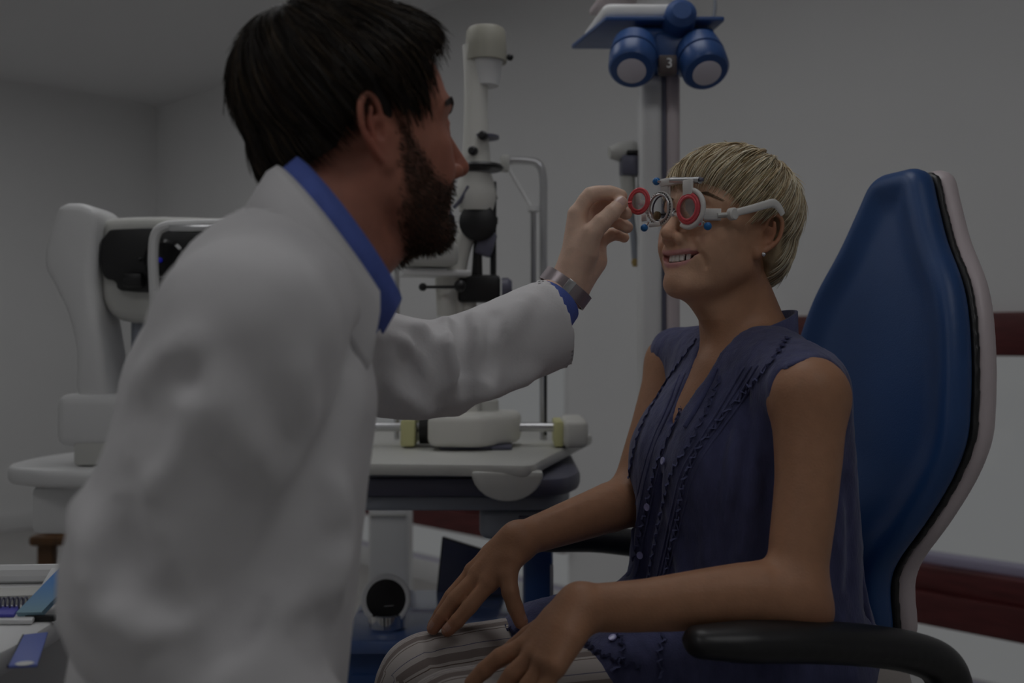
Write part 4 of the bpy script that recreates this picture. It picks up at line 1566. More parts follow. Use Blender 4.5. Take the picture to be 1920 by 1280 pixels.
M['eye'] = new_mat('eye', (0.8, 0.8, 0.8), 0.15, attr='tint', spec=0.6)
M['tooth'] = new_mat('tooth_enamel', (0.90, 0.88, 0.82), 0.25)
M['mouth'] = new_mat('mouth_inside', (0.25, 0.07, 0.06), 0.4)
M['lash'] = new_mat('lash', (0.01, 0.008, 0.008), 0.5)
M['hair'] = new_mat('hair_strand', (0.5, 0.5, 0.5), 0.42, attr='tint', spec=0.35)
M['nail'] = new_mat('fingernail', (0.70, 0.46, 0.40), 0.3)
M['skin_w'] = new_mat('skin_tanned', (0.5, 0.3, 0.2), 0.5, attr='tint', noise=0.06, nscale=55, bump=0.22, bscale=330, spec=0.4, sss=0.10)
M['skin_m'] = new_mat('skin_rosy', (0.5, 0.3, 0.2), 0.5, attr='tint', noise=0.07, nscale=60, bump=0.2, bscale=300, spec=0.35, sss=0.10)

# ------------------------------------------------------------------ the seated woman
WH = Frame()
WHC = np.array([0.311, 1.440, 1.199])
WYAW = 216.0
WHC = np.array([0.341, 1.373, 1.197]) - 0.070 * np.array([-math.sin(math.radians(WYAW)), math.cos(math.radians(WYAW)), 0.0])
WFR = head_frame(WHC, math.radians(WYAW), math.radians(11), 0.0, 0.937)
EAR_LOBE = (-0.006, 0.0815, -0.0285)
TF, TL = CF, CL
wo = thing('person', 'person with short blond hair in a sleeveless blue blouse, seated in the blue chair', 'person', (0.36, 1.43, 0.0))

SH_N, EL_N, WR_N = at(1517, 754, 1.235), at(1492, 1122, 1.165), at(1088, 1140, 1.135)
SH_F, EL_F, WR_F = at(1268, 690, 1.60), at(1188, 935, 1.50), at(972, 1013, 1.365)

xs = axis_steps(-0.03, 0.62, 0.008, [(0.17, 0.46, 0.0018)])
xs = axis_steps(-0.17, 0.62, 0.008, [(-0.14, 0.10, 0.0024), (0.17, 0.44, 0.0017)])
ys = axis_steps(1.02, 1.72, 0.008, [(1.03, 1.20, 0.0026), (1.30, 1.54, 0.0017)])
zs = axis_steps(0.45, 1.38, 0.008, [(0.57, 0.80, 0.0026), (1.07, 1.35, 0.0017)])
W = Solid(xs, ys, zs)
# torso
W.tube([(0.375, 1.445, 0.55), (0.355, 1.44, 0.66), (0.338, 1.435, 0.80), (0.338, 1.43, 0.92), (0.345, 1.43, 0.985)],
       [(0.155, 0.11), (0.14, 0.10), (0.135, 0.098), (0.145, 0.10), (0.14, 0.075)], lat=TL)
W.tube([SH_N + (0, 0, 0.012), (0.345, 1.43, 1.015), SH_F + (0, 0, 0.012)], [0.042, 0.05, 0.042], 0.05)
for sg in (1, -1):
    W.tube([np.array([0.345, 1.425, 1.035]) + sg * TL * 0.02 + TF * 0.03, np.array([0.345, 1.425, 1.005]) + sg * TL * 0.12 + TF * 0.045], [0.010, 0.008], 0.02)
W.tube([np.array([0.336, 1.425, 1.0]) + TF * 0.045, np.array([0.334, 1.425, 0.93]) + TF * 0.078], [0.036, 0.040], 0.03)
# neck
W.tube([(0.352, 1.437, 0.985), (0.345, 1.437, 1.06), WFR.w((-0.030, 0, -0.055)), WFR.w((-0.020, 0, -0.02))], [0.062, 0.052, 0.050, 0.050], 0.03)
W.tube([WFR.w((0.035, 0, -0.085)), np.array([0.318, 1.418, 1.055]), np.array([0.322, 1.42, 1.01])], [0.024, 0.026, 0.028], 0.03)
for sg in (1, -1):      # neck cords
    W.tube([WFR.w((-0.02, sg * 0.05, -0.045)), np.array([0.318, 1.42, 1.03]) + sg * TL * 0.012 + TF * 0.032], [0.010, 0.007], 0.018)
build_head(W, WFR, False)
# arms
W.tube(spline([SH_N + (0, 0, 0.0), SH_N * 0.6 + EL_N * 0.4 + (0.004, 0, 0), SH_N * 0.2 + EL_N * 0.8, EL_N], 4),
       np.interp(np.arange(13), [0, 4, 8, 12], [0.046, 0.0385, 0.0355, 0.036]), 0.03)
FA = spline([EL_N, EL_N * 0.75 + WR_N * 0.25 + (0, 0, 0.006), EL_N * 0.3 + WR_N * 0.7, WR_N], 4)
W.tube(FA, np.stack([np.interp(np.arange(13), [0, 3, 8, 12], [0.036, 0.040, 0.030, 0.0265]), np.interp(np.arange(13), [0, 3, 8, 12], [0.037, 0.039, 0.027, 0.021])], 1), 0.02, lat=(0, 0, 1))
W.ell(EL_N + (0.020, 0, -0.022), (0.016, 0.015, 0.014), 0.03)
W.tube(spline([SH_F, SH_F * 0.5 + EL_F * 0.5, EL_F], 4), np.interp(np.arange(9), [0, 4, 8], [0.048, 0.040, 0.036]), 0.03)
FB = spline([EL_F, EL_F * 0.7 + WR_F * 0.3, EL_F * 0.25 + WR_F * 0.75, WR_F], 4)
W.tube(FB, np.stack([np.interp(np.arange(13), [0, 3, 8, 12], [0.035, 0.037, 0.027, 0.0225]), np.interp(np.arange(13), [0, 3, 8, 12], [0.035, 0.037, 0.029, 0.026])], 1), 0.02, lat=(0, 0, 1))
W.tube([FB[3] + (0, -0.01, 0.02), FB[8] + (0, -0.012, 0.016), WR_F + (0, -0.010, 0.010)], [0.010, 0.006, 0.004], 0.012)
# far (right) hand resting on its fingertips
fh = {'i': [at(918, 1092, 1.343), at(880, 1137, 1.333), at(857, 1164, 1.330), at(839, 1182, 1.329)],
      'm': [at(897, 1078, 1.358), at(853, 1123, 1.347), at(830, 1154, 1.344), at(812, 1178, 1.343)],
      'r': [at(886, 1072, 1.378), at(846, 1118, 1.372), at(826, 1150, 1.370), at(812, 1172, 1.370)],
      'l': [at(890, 1074, 1.398), at(860, 1115, 1.398), at(845, 1145, 1.398), at(836, 1168, 1.398)],
      't': [at(952, 1078, 1.336), at(957, 1110, 1.327), at(966, 1138, 1.324), at(977, 1166, 1.322)]}
W.tube([WR_F, at(940, 1060, 1.352), fh['i'][0]], [0.021, 0.016, 0.0125], 0.012)
W.tube([WR_F, at(928, 1045, 1.364), fh['m'][0]], [0.021, 0.016, 0.0125], 0.014)
W.tube([WR_F, at(922, 1040, 1.378), fh['r'][0]], [0.020, 0.015, 0.0115], 0.014)
W.tube([WR_F, at(924, 1040, 1.390), fh['l'][0]], [0.019, 0.014, 0.0105], 0.014)
W.tube([WR_F + (0, -0.004, -0.008), at(957, 1050, 1.345), fh['t'][0]], [0.017, 0.016, 0.0125], 0.014)
W.tube([at(930, 1075, 1.36), at(915, 1090, 1.36)], [0.013, 0.012], 0.014)
for kf, r0, r1 in (('i', 0.0112, 0.0086), ('m', 0.0112, 0.0086), ('r', 0.0105, 0.008), ('l', 0.0095, 0.0072), ('t', 0.0125, 0.0095)):
    finger(W, fh[kf], r0, r1, 0.005)
for kf in 'imr':        # tendons on the back of the hand
    W.tube([WR_F + (-0.005, 0, 0.014), (WR_F + fh[kf][0]) / 2 + (-0.007, -0.003, 0.009), fh[kf][0] + (-0.005, -0.002, 0.007)], [0.004, 0.0032, 0.004], 0.006)
# near (left) hand over the near thigh
nh = {'i': [at(990, 1208, 1.128), at(938, 1232, 1.128), at(908, 1256, 1.128), at(884, 1280, 1.128)],
      'm': [at(1003, 1226, 1.108), at(962, 1264, 1.104), at(940, 1296, 1.104), at(926, 1322, 1.106)],
      'r': [at(1022, 1240, 1.090), at(990, 1286, 1.085), at(970, 1318, 1.086), at(958, 1342, 1.09)],
      'l': [at(1042, 1248, 1.075), at(1018, 1296, 1.070), at(1002, 1324, 1.07), at(992, 1344, 1.075)],
      't': [at(1030, 1165, 1.158), at(990, 1192, 1.172), at(965, 1212, 1.178), at(944, 1226, 1.182)]}
for kf, mid in (('i', at(1040, 1162, 1.135)), ('m', at(1048, 1178, 1.12)), ('r', at(1056, 1190, 1.108)), ('l', at(1066, 1198, 1.098)), ('t', at(1060, 1148, 1.15))):
    W.tube([WR_N, mid, nh[kf][0]], [0.021, 0.0175, 0.0128], 0.014)
for kf, r0, r1 in (('i', 0.0112, 0.0085), ('m', 0.0112, 0.0085), ('r', 0.0105, 0.008), ('l', 0.0095, 0.0072), ('t', 0.012, 0.009)):
    finger(W, nh[kf], r0, r1, 0.005)
V, Q = W.mesh(1)
SKW = np.array((0.46, 0.235, 0.135))
SKC = skin_colours(V, WFR, SKW, (0.50, 0.19, 0.11), (0.45, 0.18, 0.15))
# lighter hands' palms and flushed elbow
for c_, r_ in ((EL_N + (0.02, 0, -0.02), 0.04), (fh['i'][-1], 0.02), (fh['m'][-1], 0.02), (fh['t'][-1], 0.015)):
    w_ = np.exp(-((V - c_) ** 2).sum(1) / r_ ** 2)[:, None] * 0.4
    SKC = SKC * (1 - w_) + np.array((0.44, 0.16, 0.10)) * w_
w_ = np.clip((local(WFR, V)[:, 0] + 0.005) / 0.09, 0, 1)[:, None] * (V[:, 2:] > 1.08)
SKC = SKC * (1 + w_ * np.array((0.55, 0.85, 1.15)))  # paler towards the face front: light falling there, painted into the skin
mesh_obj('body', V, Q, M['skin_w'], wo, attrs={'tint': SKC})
nail_w = new_mat('fingernail_tanned', (0.48, 0.26, 0.19), 0.3)
for kf in 'im':
    nail(fh[kf], (0.1, -0.5, 0.8) if kf == 'i' else (-0.3, -0.4, 0.8), 0.0084, nail_w, wo)
nail(fh['t'], (0.9, -0.2, 0.3), 0.0092, nail_w, wo)
for sg in (1, -1):
    eyeball(WFR, sg * 0.031, wo, (0.035, 0.045, 0.05))
    lashes(WFR, sg, wo, M['lash'])
    brow(WFR, sg, wo, [(0.20, 0.13, 0.08), (0.28, 0.19, 0.12)], 220, M['hair'], W, 0.0003, 0.002)
teeth(WFR, wo, M['tooth'])

# hair
blond = [(0.90, 0.78, 0.55), (0.80, 0.65, 0.42), (0.92, 0.83, 0.65), (0.62, 0.48, 0.29), (0.42, 0.30, 0.17), (0.88, 0.80, 0.62)]
M['hair_base_w'] = new_mat('hair_base_blond', (0.40, 0.30, 0.18), 0.6, noise=0.3, nscale=60)
wells = [(np.array([-0.022, 0, 0.050]), np.array([0.114, 0.088, 0.092])),
         (np.array([-0.046, 0, 0.010]), np.array([0.086, 0.075, 0.085])),
         (np.array([0.030, 0, 0.055]), np.array([0.067, 0.070, 0.062]))]
wends = [(0.095, 0.0, 0.058), (0.088, 0.03, 0.056), (0.070, 0.055, 0.046), (0.046, 0.070, 0.026), (0.024, 0.075, 0.000), (0.014, 0.077, 0.012), (0.004, 0.079, 0.046),
         (-0.022, 0.080, 0.048), (-0.042, 0.077, 0.012), (-0.050, 0.066, -0.045), (-0.070, 0.040, -0.078), (-0.085, 0.0, -0.086)]
make_hair(WFR, (-0.015, 0, 0.035), (-0.42, 0.0, 0.9), wends, wells, 5200, 12, 0.00085, 0.009, blond, M['hair'], M['hair_base_w'], wo, 'hair',
          twist=0.25, over=0.03, cap_off=-0.002, tip_lift=0.003, wild=0.003, seed=4,
          swoop=lambda p_, a_: -0.42 * np.sin(p_) * np.clip(np.cos(p_ * 0.5), 0, 1) * np.clip(a_ - 0.25, 0, None))

# ---- blouse
B = Solid.box((-0.03, 1.12, 0.52), (0.64, 1.76, 1.11), 0.0034)
tor = spline([(0.350, 1.44, 0.52, 0.20, 0.152), (0.343, 1.44, 0.60, 0.196, 0.152), (0.333, 1.437, 0.70, 0.188, 0.148), (0.328, 1.434, 0.80, 0.178, 0.140),
              (0.334, 1.43, 0.90, 0.168, 0.126), (0.345, 1.43, 0.97, 0.155, 0.096)], 3)
B.tube(tor[:, :3], tor[:, 3:], lat=TL)
B.tube([SH_N + np.array([-0.004, -0.004, 0.013]), (0.345, 1.43, 1.018), SH_F + np.array([0.0, -0.006, 0.020])], [0.047, 0.054, 0.046], 0.05)
for sg in (1, -1):
    B.ell(np.array([0.338, 1.43, 0.875]) + sg * TL * 0.075 + TF * 0.070, (0.062, 0.062, 0.066), 0.07)
B.tube([(0.388, 1.285, 0.988), (0.398, 1.30, 0.90), (0.400, 1.315, 0.78), (0.392, 1.33, 0.62)], [0.040, 0.043, 0.052, 0.062], 0.05)
# skirt of the tunic over the lap
B.tube([(0.345, 1.525, 0.60), (0.24, 1.475, 0.600), (0.06, 1.415, 0.590)], [0.12, 0.100, 0.095], 0.05)
B.tube([(0.365, 1.35, 0.60), (0.30, 1.325, 0.610), (0.16, 1.28, 0.605)], [0.12, 0.102, 0.086], 0.05)
B.tube([(0.39, 1.45, 0.60), (0.16, 1.365, 0.585)], [0.10, 0.085], 0.05)
# drape folds: shallow gathers running down from the shoulders
g = np.random.default_rng(2)
for k in range(26):
    a = g.uniform(-PI, PI)
    z0, z1 = g.uniform(0.8, 0.95), g.uniform(0.56, 0.7)
    fold = []
    for t in np.linspace(0, 1, 6):
        z = z0 + (z1 - z0) * t
        i = np.argmin(abs(tor[:, 2] - z))
        aa = a + 0.15 * math.sin(3 * t + k)
        fold.append(tor[i, :3] * [1, 1, 0] + [0, 0, z] + TL * (tor[i, 3]) * math.cos(aa) + TF * (tor[i, 4] + 0.0) * math.sin(aa))
    B.tube(fold, [0.002, 0.005, 0.006, 0.006, 0.005, 0.003], 0.016, 'u' if k % 2 else 's')
# near side creases under the bust, from photograph
for line in ([(1395, 740), (1400, 830), (1390, 920), (1370, 1020), (1360, 1090)], [(1440, 870), (1438, 960), (1435, 1060)],
             [(1360, 800), (1345, 900), (1330, 1010), (1320, 1090)], [(1590, 900), (1596, 1000), (1594, 1100)]):
    pp = [at(x, y, 1.33) for x, y in line]
    hit = B.cast(np.repeat(np.array([[0, 0, CAM_Z]]), len(pp), 0) + 0.75 * (np.array(pp) - [0, 0, CAM_Z]), np.array(pp) - [0, 0, CAM_Z])
    hit = hit[~np.isnan(hit[:, 0])]
    if len(hit) > 2:
        B.tube(hit, 0.004, 0.014, 's')
# openings: arms, neck, front slit


def armhole(x, y, z):
    l_ = (x - SH_N[0]) * TL[0] + (y - SH_N[1]) * TL[1]
    f_ = (x - SH_N[0]) * TF[0] + (y - SH_N[1]) * TF[1]
    dz = z - SH_N[2]
    e_ = (np.sqrt(((f_ - 0.002) / 0.070) ** 2 + ((dz + 0.052) / 0.104) ** 2) - 1) * 0.060
    return np.maximum(e_, -0.004 - 0.10 * np.clip(-dz, 0, 0.2) - l_)


B.apply(armhole, SH_N - 0.17, SH_N + 0.17, 0.010, 's')
armpath = spline([SH_N, SH_N * 0.6 + EL_N * 0.4 + (0.004, 0, 0), SH_N * 0.2 + EL_N * 0.8, EL_N], 4)
B.tube(armpath[3:], np.interp(np.arange(10), [0, 3, 6, 9], [0.044, 0.045, 0.041, 0.040]), 0.010, 's')
B.tube(FA, np.interp(np.arange(13), [0, 3, 8, 12], [0.042, 0.042, 0.032, 0.028]), 0.006, 's')
B.tube([SH_F + TL * -0.045 + (0, 0, 0.03), SH_F * 0.8 + EL_F * 0.2 - TL * 0.045, EL_F - TL * 0.03], [0.050, 0.05, 0.045], 0.006, 's')
B.tube(FB, 0.04, 0.006, 's')
nk = [(0.345, 1.435, 1.02), (0.345, 1.437, 1.16)]
B.tube(nk, [0.056, 0.056], 0.006, 's')
# front slit: wedge narrowing downwards
v0, v1 = np.array([0.335, 1.42, 1.03]), np.array([0.335, 1.42, 0.945])


def slit(x, y, z):
    lx = (x - 0.335) * TL[0] + (y - 1.42) * TL[1]
    lf = (x - 0.335) * TF[0] + (y - 1.42) * TF[1]
    hw = np.clip(0.005 + (z - 0.935) * 0.27, 0, 0.035)
    d = np.maximum(np.abs(lx - 0.004) - hw, 0.935 - z)
    return np.maximum(d, -lf + 0.02)


B.apply(slit, (0.15, 1.25, 0.92), (0.42, 1.6, 1.09), 0.004, 's')
# hem on the lap: cut the front edge slanting
B.half(at(948, 1185, 1.36), (-0.93, -0.10, -0.25), 0.006)
B.half((0, 0, 0.535), (0, 0, -1), 0.004)
Vb, Qb = B.mesh(2)
Nb = vnormals(Vb, Qb)
dsp = 0.0011 * vnoise(Vb * np.array([60, 60, 22]), 1) + 0.0007 * vnoise(Vb * np.array([140, 140, 60]), 2)
Vb = Vb + Nb * dsp[:, None]
linen = new_mat('blue_linen', (0.082, 0.088, 0.190), 0.85, noise=0.16, nscale=70, bump=0.5, bscale=420, stretch=(1, 1, 0.35), sheen=0.25, spec=0.15)
M['linen'] = linen
bl = mesh_obj('blouse', Vb, Qb, linen, wo)
linen_l = new_mat('blue_linen_edge', (0.10, 0.108, 0.22), 0.85, noise=0.12, nscale=90, bump=0.3, bscale=400, spec=0.15)


def on_blouse(pix, off=0.001, n=10, Y0=1.0):
    P2 = spline(np.array(pix, float), n)
    tgt = np.array([at(x, y, 1.4) for x, y in P2])
    o = np.array([0, 0, CAM_Z])
    d = tgt - o
    d /= np.linalg.norm(d, axis=1)[:, None]
    h = B.cast(o + d * Y0, d, 0.004, 0.75)
    h = h[~np.isnan(h[:, 0])]
    if len(h) > 4:
        jump = np.linalg.norm(np.diff(h, axis=0), axis=1)
        bad = np.nonzero(jump > 0.035)[0]
        if len(bad):
            cuts = [0] + [int(q) + 1 for q in bad] + [len(h)]
            k0 = int(np.argmax(np.diff(cuts)))
            h = h[cuts[k0]:cuts[k0 + 1]]
    if len(h) < 4:
        return None, None
    # smooth depth jumps
    for _ in range(3):
        h[1:-1] = (h[:-2] + 2 * h[1:-1] + h[2:]) / 4
    N = B.grad(h)
    return h + N * off, N


def ruffle(pix, height=0.006, amp=0.0035, wl=0.016, name='ruffle', mat=None, seed=0):
    h, N = on_blouse(pix, 0.0)
    if h is None:
        return
    L = np.concatenate([[0], np.cumsum(np.linalg.norm(np.diff(h, axis=0), axis=1))])
    m = max(int(L[-1] / 0.0016), 8)
    s = np.linspace(0, L[-1], m)
    P = np.stack([np.interp(s, L, h[:, i]) for i in range(3)], 1)
    Nn = np.stack([np.interp(s, L, N[:, i]) for i in range(3)], 1)
    Nn /= np.linalg.norm(Nn, axis=1)[:, None]
    T = np.gradient(P, axis=0)
    T /= np.linalg.norm(T, axis=1)[:, None] + 1e-9
    b = np.cross(T, Nn)
    g_ = np.random.default_rng(seed)
    ph = np.cumsum(g_.uniform(0.6, 1.4, m)) * 2 * PI * 0.0016 / wl
    wv = np.sin(ph) + 0.4 * np.sin(ph * 2.3 + 1)
    rows = []
    for v, up_, wd in ((0.0, -0.001, -1.0), (0.35, 0.35, -0.55), (1.0, 1.0, -1.0), (1.05, 0.85, -0.9)):
        rows.append(P + Nn * (height * 0.55 * up_)[..., None] if False else P + Nn * height * 0.6 * up_ + b * (wd * height * 0.35 * v + amp * wv * v)[:, None])
    for v, up_, wd in ((1.0, 0.7, 1.0), (0.4, 0.3, 0.6), (0.0, -0.001, 1.0)):
        rows.append(P + Nn * height * 0.6 * up_ + b * (wd * height * 0.35 * v + amp * wv * v)[:, None])
    V = np.concatenate(rows)
    k = len(rows)
    Fq = []
    for r in range(k - 1):
        i = np.arange(m - 1)
        Fq.append(np.stack([r * m + i, r * m + i + 1, (r + 1) * m + i + 1, (r + 1) * m + i], 1))
    return mesh_obj(name, V, np.vstack(Fq), mat or linen_l, bl)


def tuck(pix, r=0.0016, name='pintuck'):
    h, N = on_blouse(pix, 0.0004)
    if h is None:
        return
    o = MB().tube(h, np.full(len(h), r), 6).build(name, linen, bl, sharp=None)
    return o


ruffle([(1308, 636), (1268, 690), (1236, 740), (1204, 800), (1186, 862), (1176, 930), (1166, 1000), (1158, 1085)], seed=1)
ruffle([(1310, 668), (1288, 740), (1262, 806), (1232, 872), (1216, 940), (1196, 1020), (1176, 1096)], seed=2)
ruffle([(1352, 705), (1330, 762), (1298, 826), (1262, 884), (1244, 950), (1230, 1015), (1216, 1092)], seed=3)
ruffle([(1478, 634), (1440, 690), (1392, 740), (1348, 790), (1308, 846), (1282, 910), (1272, 980), (1256, 1040), (1248, 1088)], seed=4)
ruffle([(1300, 700), (1278, 770), (1250, 830)], 0.004, 0.0025, 0.012, seed=5)
for dx in (10, 18, 26, 36):
    tuck([(1380 + dx * 1.6, 690 - dx * 0.2), (1342 + dx * 1.3, 756), (1306 + dx, 820), (1270 + dx, 880), (1252 + dx * 0.9, 950), (1238 + dx * 0.8, 1020), (1224 + dx * 0.7, 1090)])
for dx in (-20, -12, 8):
    tuck([(1296 + dx, 700), (1268 + dx, 770), (1240 + dx, 836), (1222 + dx, 900), (1206 + dx, 980), (1184 + dx, 1080)])
ruffle([(1090, 1192), (1110, 1215), (1150, 1235), (1200, 1250)], 0.006, 0.003, 0.014, seed=8)
ruffle([(1160, 1190), (1170, 1225), (1150, 1262)], 0.006, 0.003, 0.014, seed=9)
ruffle([(1245, 1190), (1236, 1230), (1240, 1272)], 0.006, 0.003, 0.014, seed=10)
ruffle([(938, 1168), (952, 1180), (975, 1184), (1000, 1178)], 0.007, 0.003, 0.014, seed=12)
# collar band, standing round the neck, open in front
Nc = np.array([0.343, 1.432, 0.0])
rows = []
nph = 40
for r_off, zz in ((0.0, 0.0), (0.002, 0.034), (-0.0025, 0.034), (-0.0045, 0.0), (0.0, 0.0)):
    for i in range(nph + 1):
        ph = -2.45 + 4.9 * i / nph          # 0 = nape
        fr_ = (1 - math.cos(ph)) / 2        # 0 nape .. 1 front
        z = 1.062 - 0.040 * fr_ + zz * (1 - 0.15 * fr_)
        rad = 0.064 - 0.003 * (zz > 0)
        rows.append(Nc + TL * (rad + r_off) * math.sin(ph) - TF * (rad + r_off + 0.004) * math.cos(ph) + ZV * z)
Fq = []
for r in range(4):
    for i in range(nph):
        a_ = r * (nph + 1) + i
        Fq.append((a_, a_ + 1, a_ + nph + 2, a_ + nph + 1))
mesh_obj('collar', np.array(rows), Fq, linen, bl)
# slit edges
for pix in ([(1326, 640), (1312, 690), (1298, 740), (1284, 800)], [(1344, 690), (1326, 730), (1304, 770), (1285, 802)]):
    h, N = on_blouse(pix, 0.001)
    if h is not None:
        MB().tube(h, np.full(len(h), 0.0035), 8).build('slit_binding', linen_l, bl, sharp=None)
# armhole binding
ring = []
for a in np.linspace(0, 2 * PI, 41):
    ring.append(0)
btn = new_mat('button_shell', c8(72, 72, 92), 0.25, coat=0.4)
for px, py in ((1246, 864), (1216, 950), (1202, 1040), (1150, 1198)):
    h, N = on_blouse([(px - 2, py), (px, py), (px + 2, py)], 0.003, 2)
    if h is None:
        continue
    c, n_ = h[len(h) // 2], N[len(h) // 2]
    MB().lathe(c, n_, [(-0.002, 0.0045), (0.0, 0.0055), (0.0012, 0.0052), (0.0008, 0.003)], 16).build('button', btn, bl)

# ---- trousers
TR = Solid.box((-0.26, 1.02, 0.06), (0.56, 1.72, 0.72), 0.005)
HIPF, KNF, ANF = np.array([0.385, 1.535, 0.575]), np.array([-0.115, 1.372, 0.585]), np.array([-0.12, 1.38, 0.09])
HIPN, KNN, ANN = np.array([0.43, 1.365, 0.575]), np.array([-0.070, 1.205, 0.588]), np.array([-0.075, 1.21, 0.09])
legs = []
for hp, kn, an in ((HIPF, KNF, ANF), (HIPN, KNN, ANN)):
    sp = spline([hp, hp * 0.5 + kn * 0.5 + (0, 0, 0.0), kn * 0.93 + hp * 0.07, kn + (-0.012, -0.004, -0.03), kn * 0.55 + an * 0.45, an], 5)
    rr = np.interp(np.arange(len(sp)), [0, 5, 10, 15, 20, 25], [0.098, 0.080, 0.066, 0.066, 0.066, 0.070])
    TR.tube(sp, rr, 0.02)
    legs.append((sp, rr))
TR.tube([HIPF, HIPN], [0.10, 0.10], 0.05)
for k in range(14):
    sp, rr = legs[k % 2]
    i = rng.integers(3, 22)
    a0 = rng.uniform(0, 2 * PI)
    T = sp[i + 1] - sp[i]
    T /= np.linalg.norm(T)
    u = np.cross(T, [0, 1, 0.1])
    u /= np.linalg.norm(u)
    v = np.cross(T, u)
    arc = [sp[i] + T * 0.02 * math.sin(a * 1.3) + (rr[i] + 0.001) * (math.cos(a0 + a) * u + math.sin(a0 + a) * v) for a in np.linspace(0, 1.4, 6)]
    TR.tube(arc, [0.001, 0.003, 0.004, 0.004, 0.003, 0.001], 0.012, 's')
Vt, Qt = TR.mesh(2)
# stripe coordinate: angle round each leg times radius, running along the leg
best = np.full(len(Vt), 9.0)
U = np.zeros(len(Vt))
for sp, rr in legs:
    for i in range(len(sp) - 1):
        a, b = sp[i], sp[i + 1]
        ab = b - a
        t = np.clip(((Vt - a) @ ab) / (ab @ ab), 0, 1)
        q = Vt - a - t[:, None] * ab
        d = np.linalg.norm(q, axis=1) - rr[i]
        T = ab / np.linalg.norm(ab)
        side = TL - T * (TL @ T)
        side /= np.linalg.norm(side)
        upv = np.cross(side, T)
        ang = np.arctan2(q @ side, q @ upv * (1 if upv[2] > 0 or i > 12 else 1))
        m_ = d < best
        best[m_] = d[m_]
        U[m_] = ang[m_] * 0.075
tm = bpy.data.materials.new('striped_linen')
tm.use_nodes = True
nt = tm.node_tree
bs = nt.nodes['Principled BSDF']
bs.inputs['Roughness'].default_value = 0.9
bs.inputs['Specular IOR Level'].default_value = 0.1
at_n = nt.nodes.new('ShaderNodeAttribute')
at_n.attribute_name = 'stripe'
fr_n = nt.nodes.new('ShaderNodeMath')
fr_n.operation = 'MULTIPLY_ADD'
fr_n.inputs[1].default_value = 1 / 0.052
fr_n.inputs[2].default_value = 10.07
f2 = nt.nodes.new('ShaderNodeMath')
f2.operation = 'FRACT'
cr = nt.nodes.new('ShaderNodeValToRGB')
cr.color_ramp.interpolation = 'CONSTANT'
pale, tan_, blue_, brn = (0.50, 0.455, 0.43, 1), (0.24, 0.20, 0.185, 1), (0.12, 0.115, 0.19, 1), (0.16, 0.12, 0.10, 1)
els = cr.color_ramp.elements
els[0].position, els[0].color = 0.0, pale
els[1].position, els[1].color = 0.16, brn
for p_, c_ in ((0.19, pale), (0.27, tan_), (0.52, pale), (0.70, blue_), (0.725, pale)):
    e_ = els.new(p_)
    e_.color = c_
nt.links.new(at_n.outputs['Fac'], fr_n.inputs[0])
nt.links.new(fr_n.outputs[0], f2.inputs[0])
nt.links.new(f2.outputs[0], cr.inputs[0])
nt.links.new(cr.outputs[0], bs.inputs['Base Color'])
nz = nt.nodes.new('ShaderNodeTexNoise')
nz.inputs['Scale'].default_value = 500
bpn = nt.nodes.new('ShaderNodeBump')
bpn.inputs['Strength'].default_value = 0.3
bpn.inputs['Distance'].default_value = 0.001
nt.links.new(nz.outputs[0], bpn.inputs['Height'])
nt.links.new(bpn.outputs[0], bs.inputs['Normal'])
mesh_obj('trousers', Vt, Qt, tm, wo, attrs={'stripe': U})
for an in (ANF, ANN):
    S = Solid.box(an - (0.22, 0.12, 0.10), an + (0.10, 0.10, 0.06), 0.006)
    S.tube([an + (0.02, 0, -0.05), an + TF * 0.08 + (0, 0, -0.055), an + TF * 0.17 + (0, 0, -0.065)], [(0.034, 0.036), (0.038, 0.032), (0.034, 0.022)], lat=TL)
    S.tube([an + (0, 0, -0.03), an + (0, 0, 0.03)], 0.032, 0.02)
    S.half((0, 0, 0.003), (0, 0, -1))
    Vs, Qs = S.mesh(2)
    mesh_obj('shoe', Vs, Qs, M['black'], wo)

# ------------------------------------------------------------------ the man in the white coat
MHC = np.array([-0.157, 1.030, 1.250])
MFR = head_frame(MHC, math.radians(30), math.radians(5), 0.0, 1.02)
MF, ML = np.array([0.966, 0.259, 0.0]), np.array([-0.259, 0.966, 0.0])
MRt = -ML
mo = thing('person', 'bearded person in a white coat and blue shirt, reaching out with a lens', 'person', (-0.30, 0.95, 0.0))
SL_, SR_ = np.array([-0.300, 1.115, 1.065]), np.array([-0.212, 0.785, 1.060])
EL_M, WR_M = at(785, 690, 1.25), at(1060, 545, 1.392)
ER_M, WRR = at(258, 1130, 0.765), at(560, 1400, 0.80)

xs = axis_steps(-0.46, 0.20, 0.008, [(-0.27, -0.02, 0.0021), (0.045, 0.19, 0.0018)])
ys = axis_steps(0.66, 1.48, 0.008, [(0.92, 1.14, 0.0021), (1.35, 1.47, 0.0018)])
zs = axis_steps(0.50, 1.42, 0.008, [(1.11, 1.40, 0.0020)])
Mm = Solid(xs, ys, zs)
spn = [(-0.245, 0.95, 1.06), (-0.255, 0.95, 0.98), (-0.275, 0.945, 0.84), (-0.295, 0.94, 0.70), (-0.30, 0.935, 0.58)]
Mm.tube(spn, [(0.15, 0.075), (0.165, 0.10), (0.16, 0.105), (0.155, 0.105), (0.16, 0.11)], lat=ML)
Mm.tube([SL_, (-0.25, 0.95, 1.075), SR_], [0.05, 0.06, 0.05], 0.05)
Mm.tube([(-0.235, 0.955, 1.06), (-0.205, 0.985, 1.14), MFR.w((-0.028, 0, -0.045)), MFR.w((-0.02, 0, 0.0))], [0.075, 0.062, 0.060, 0.058], 0.03)
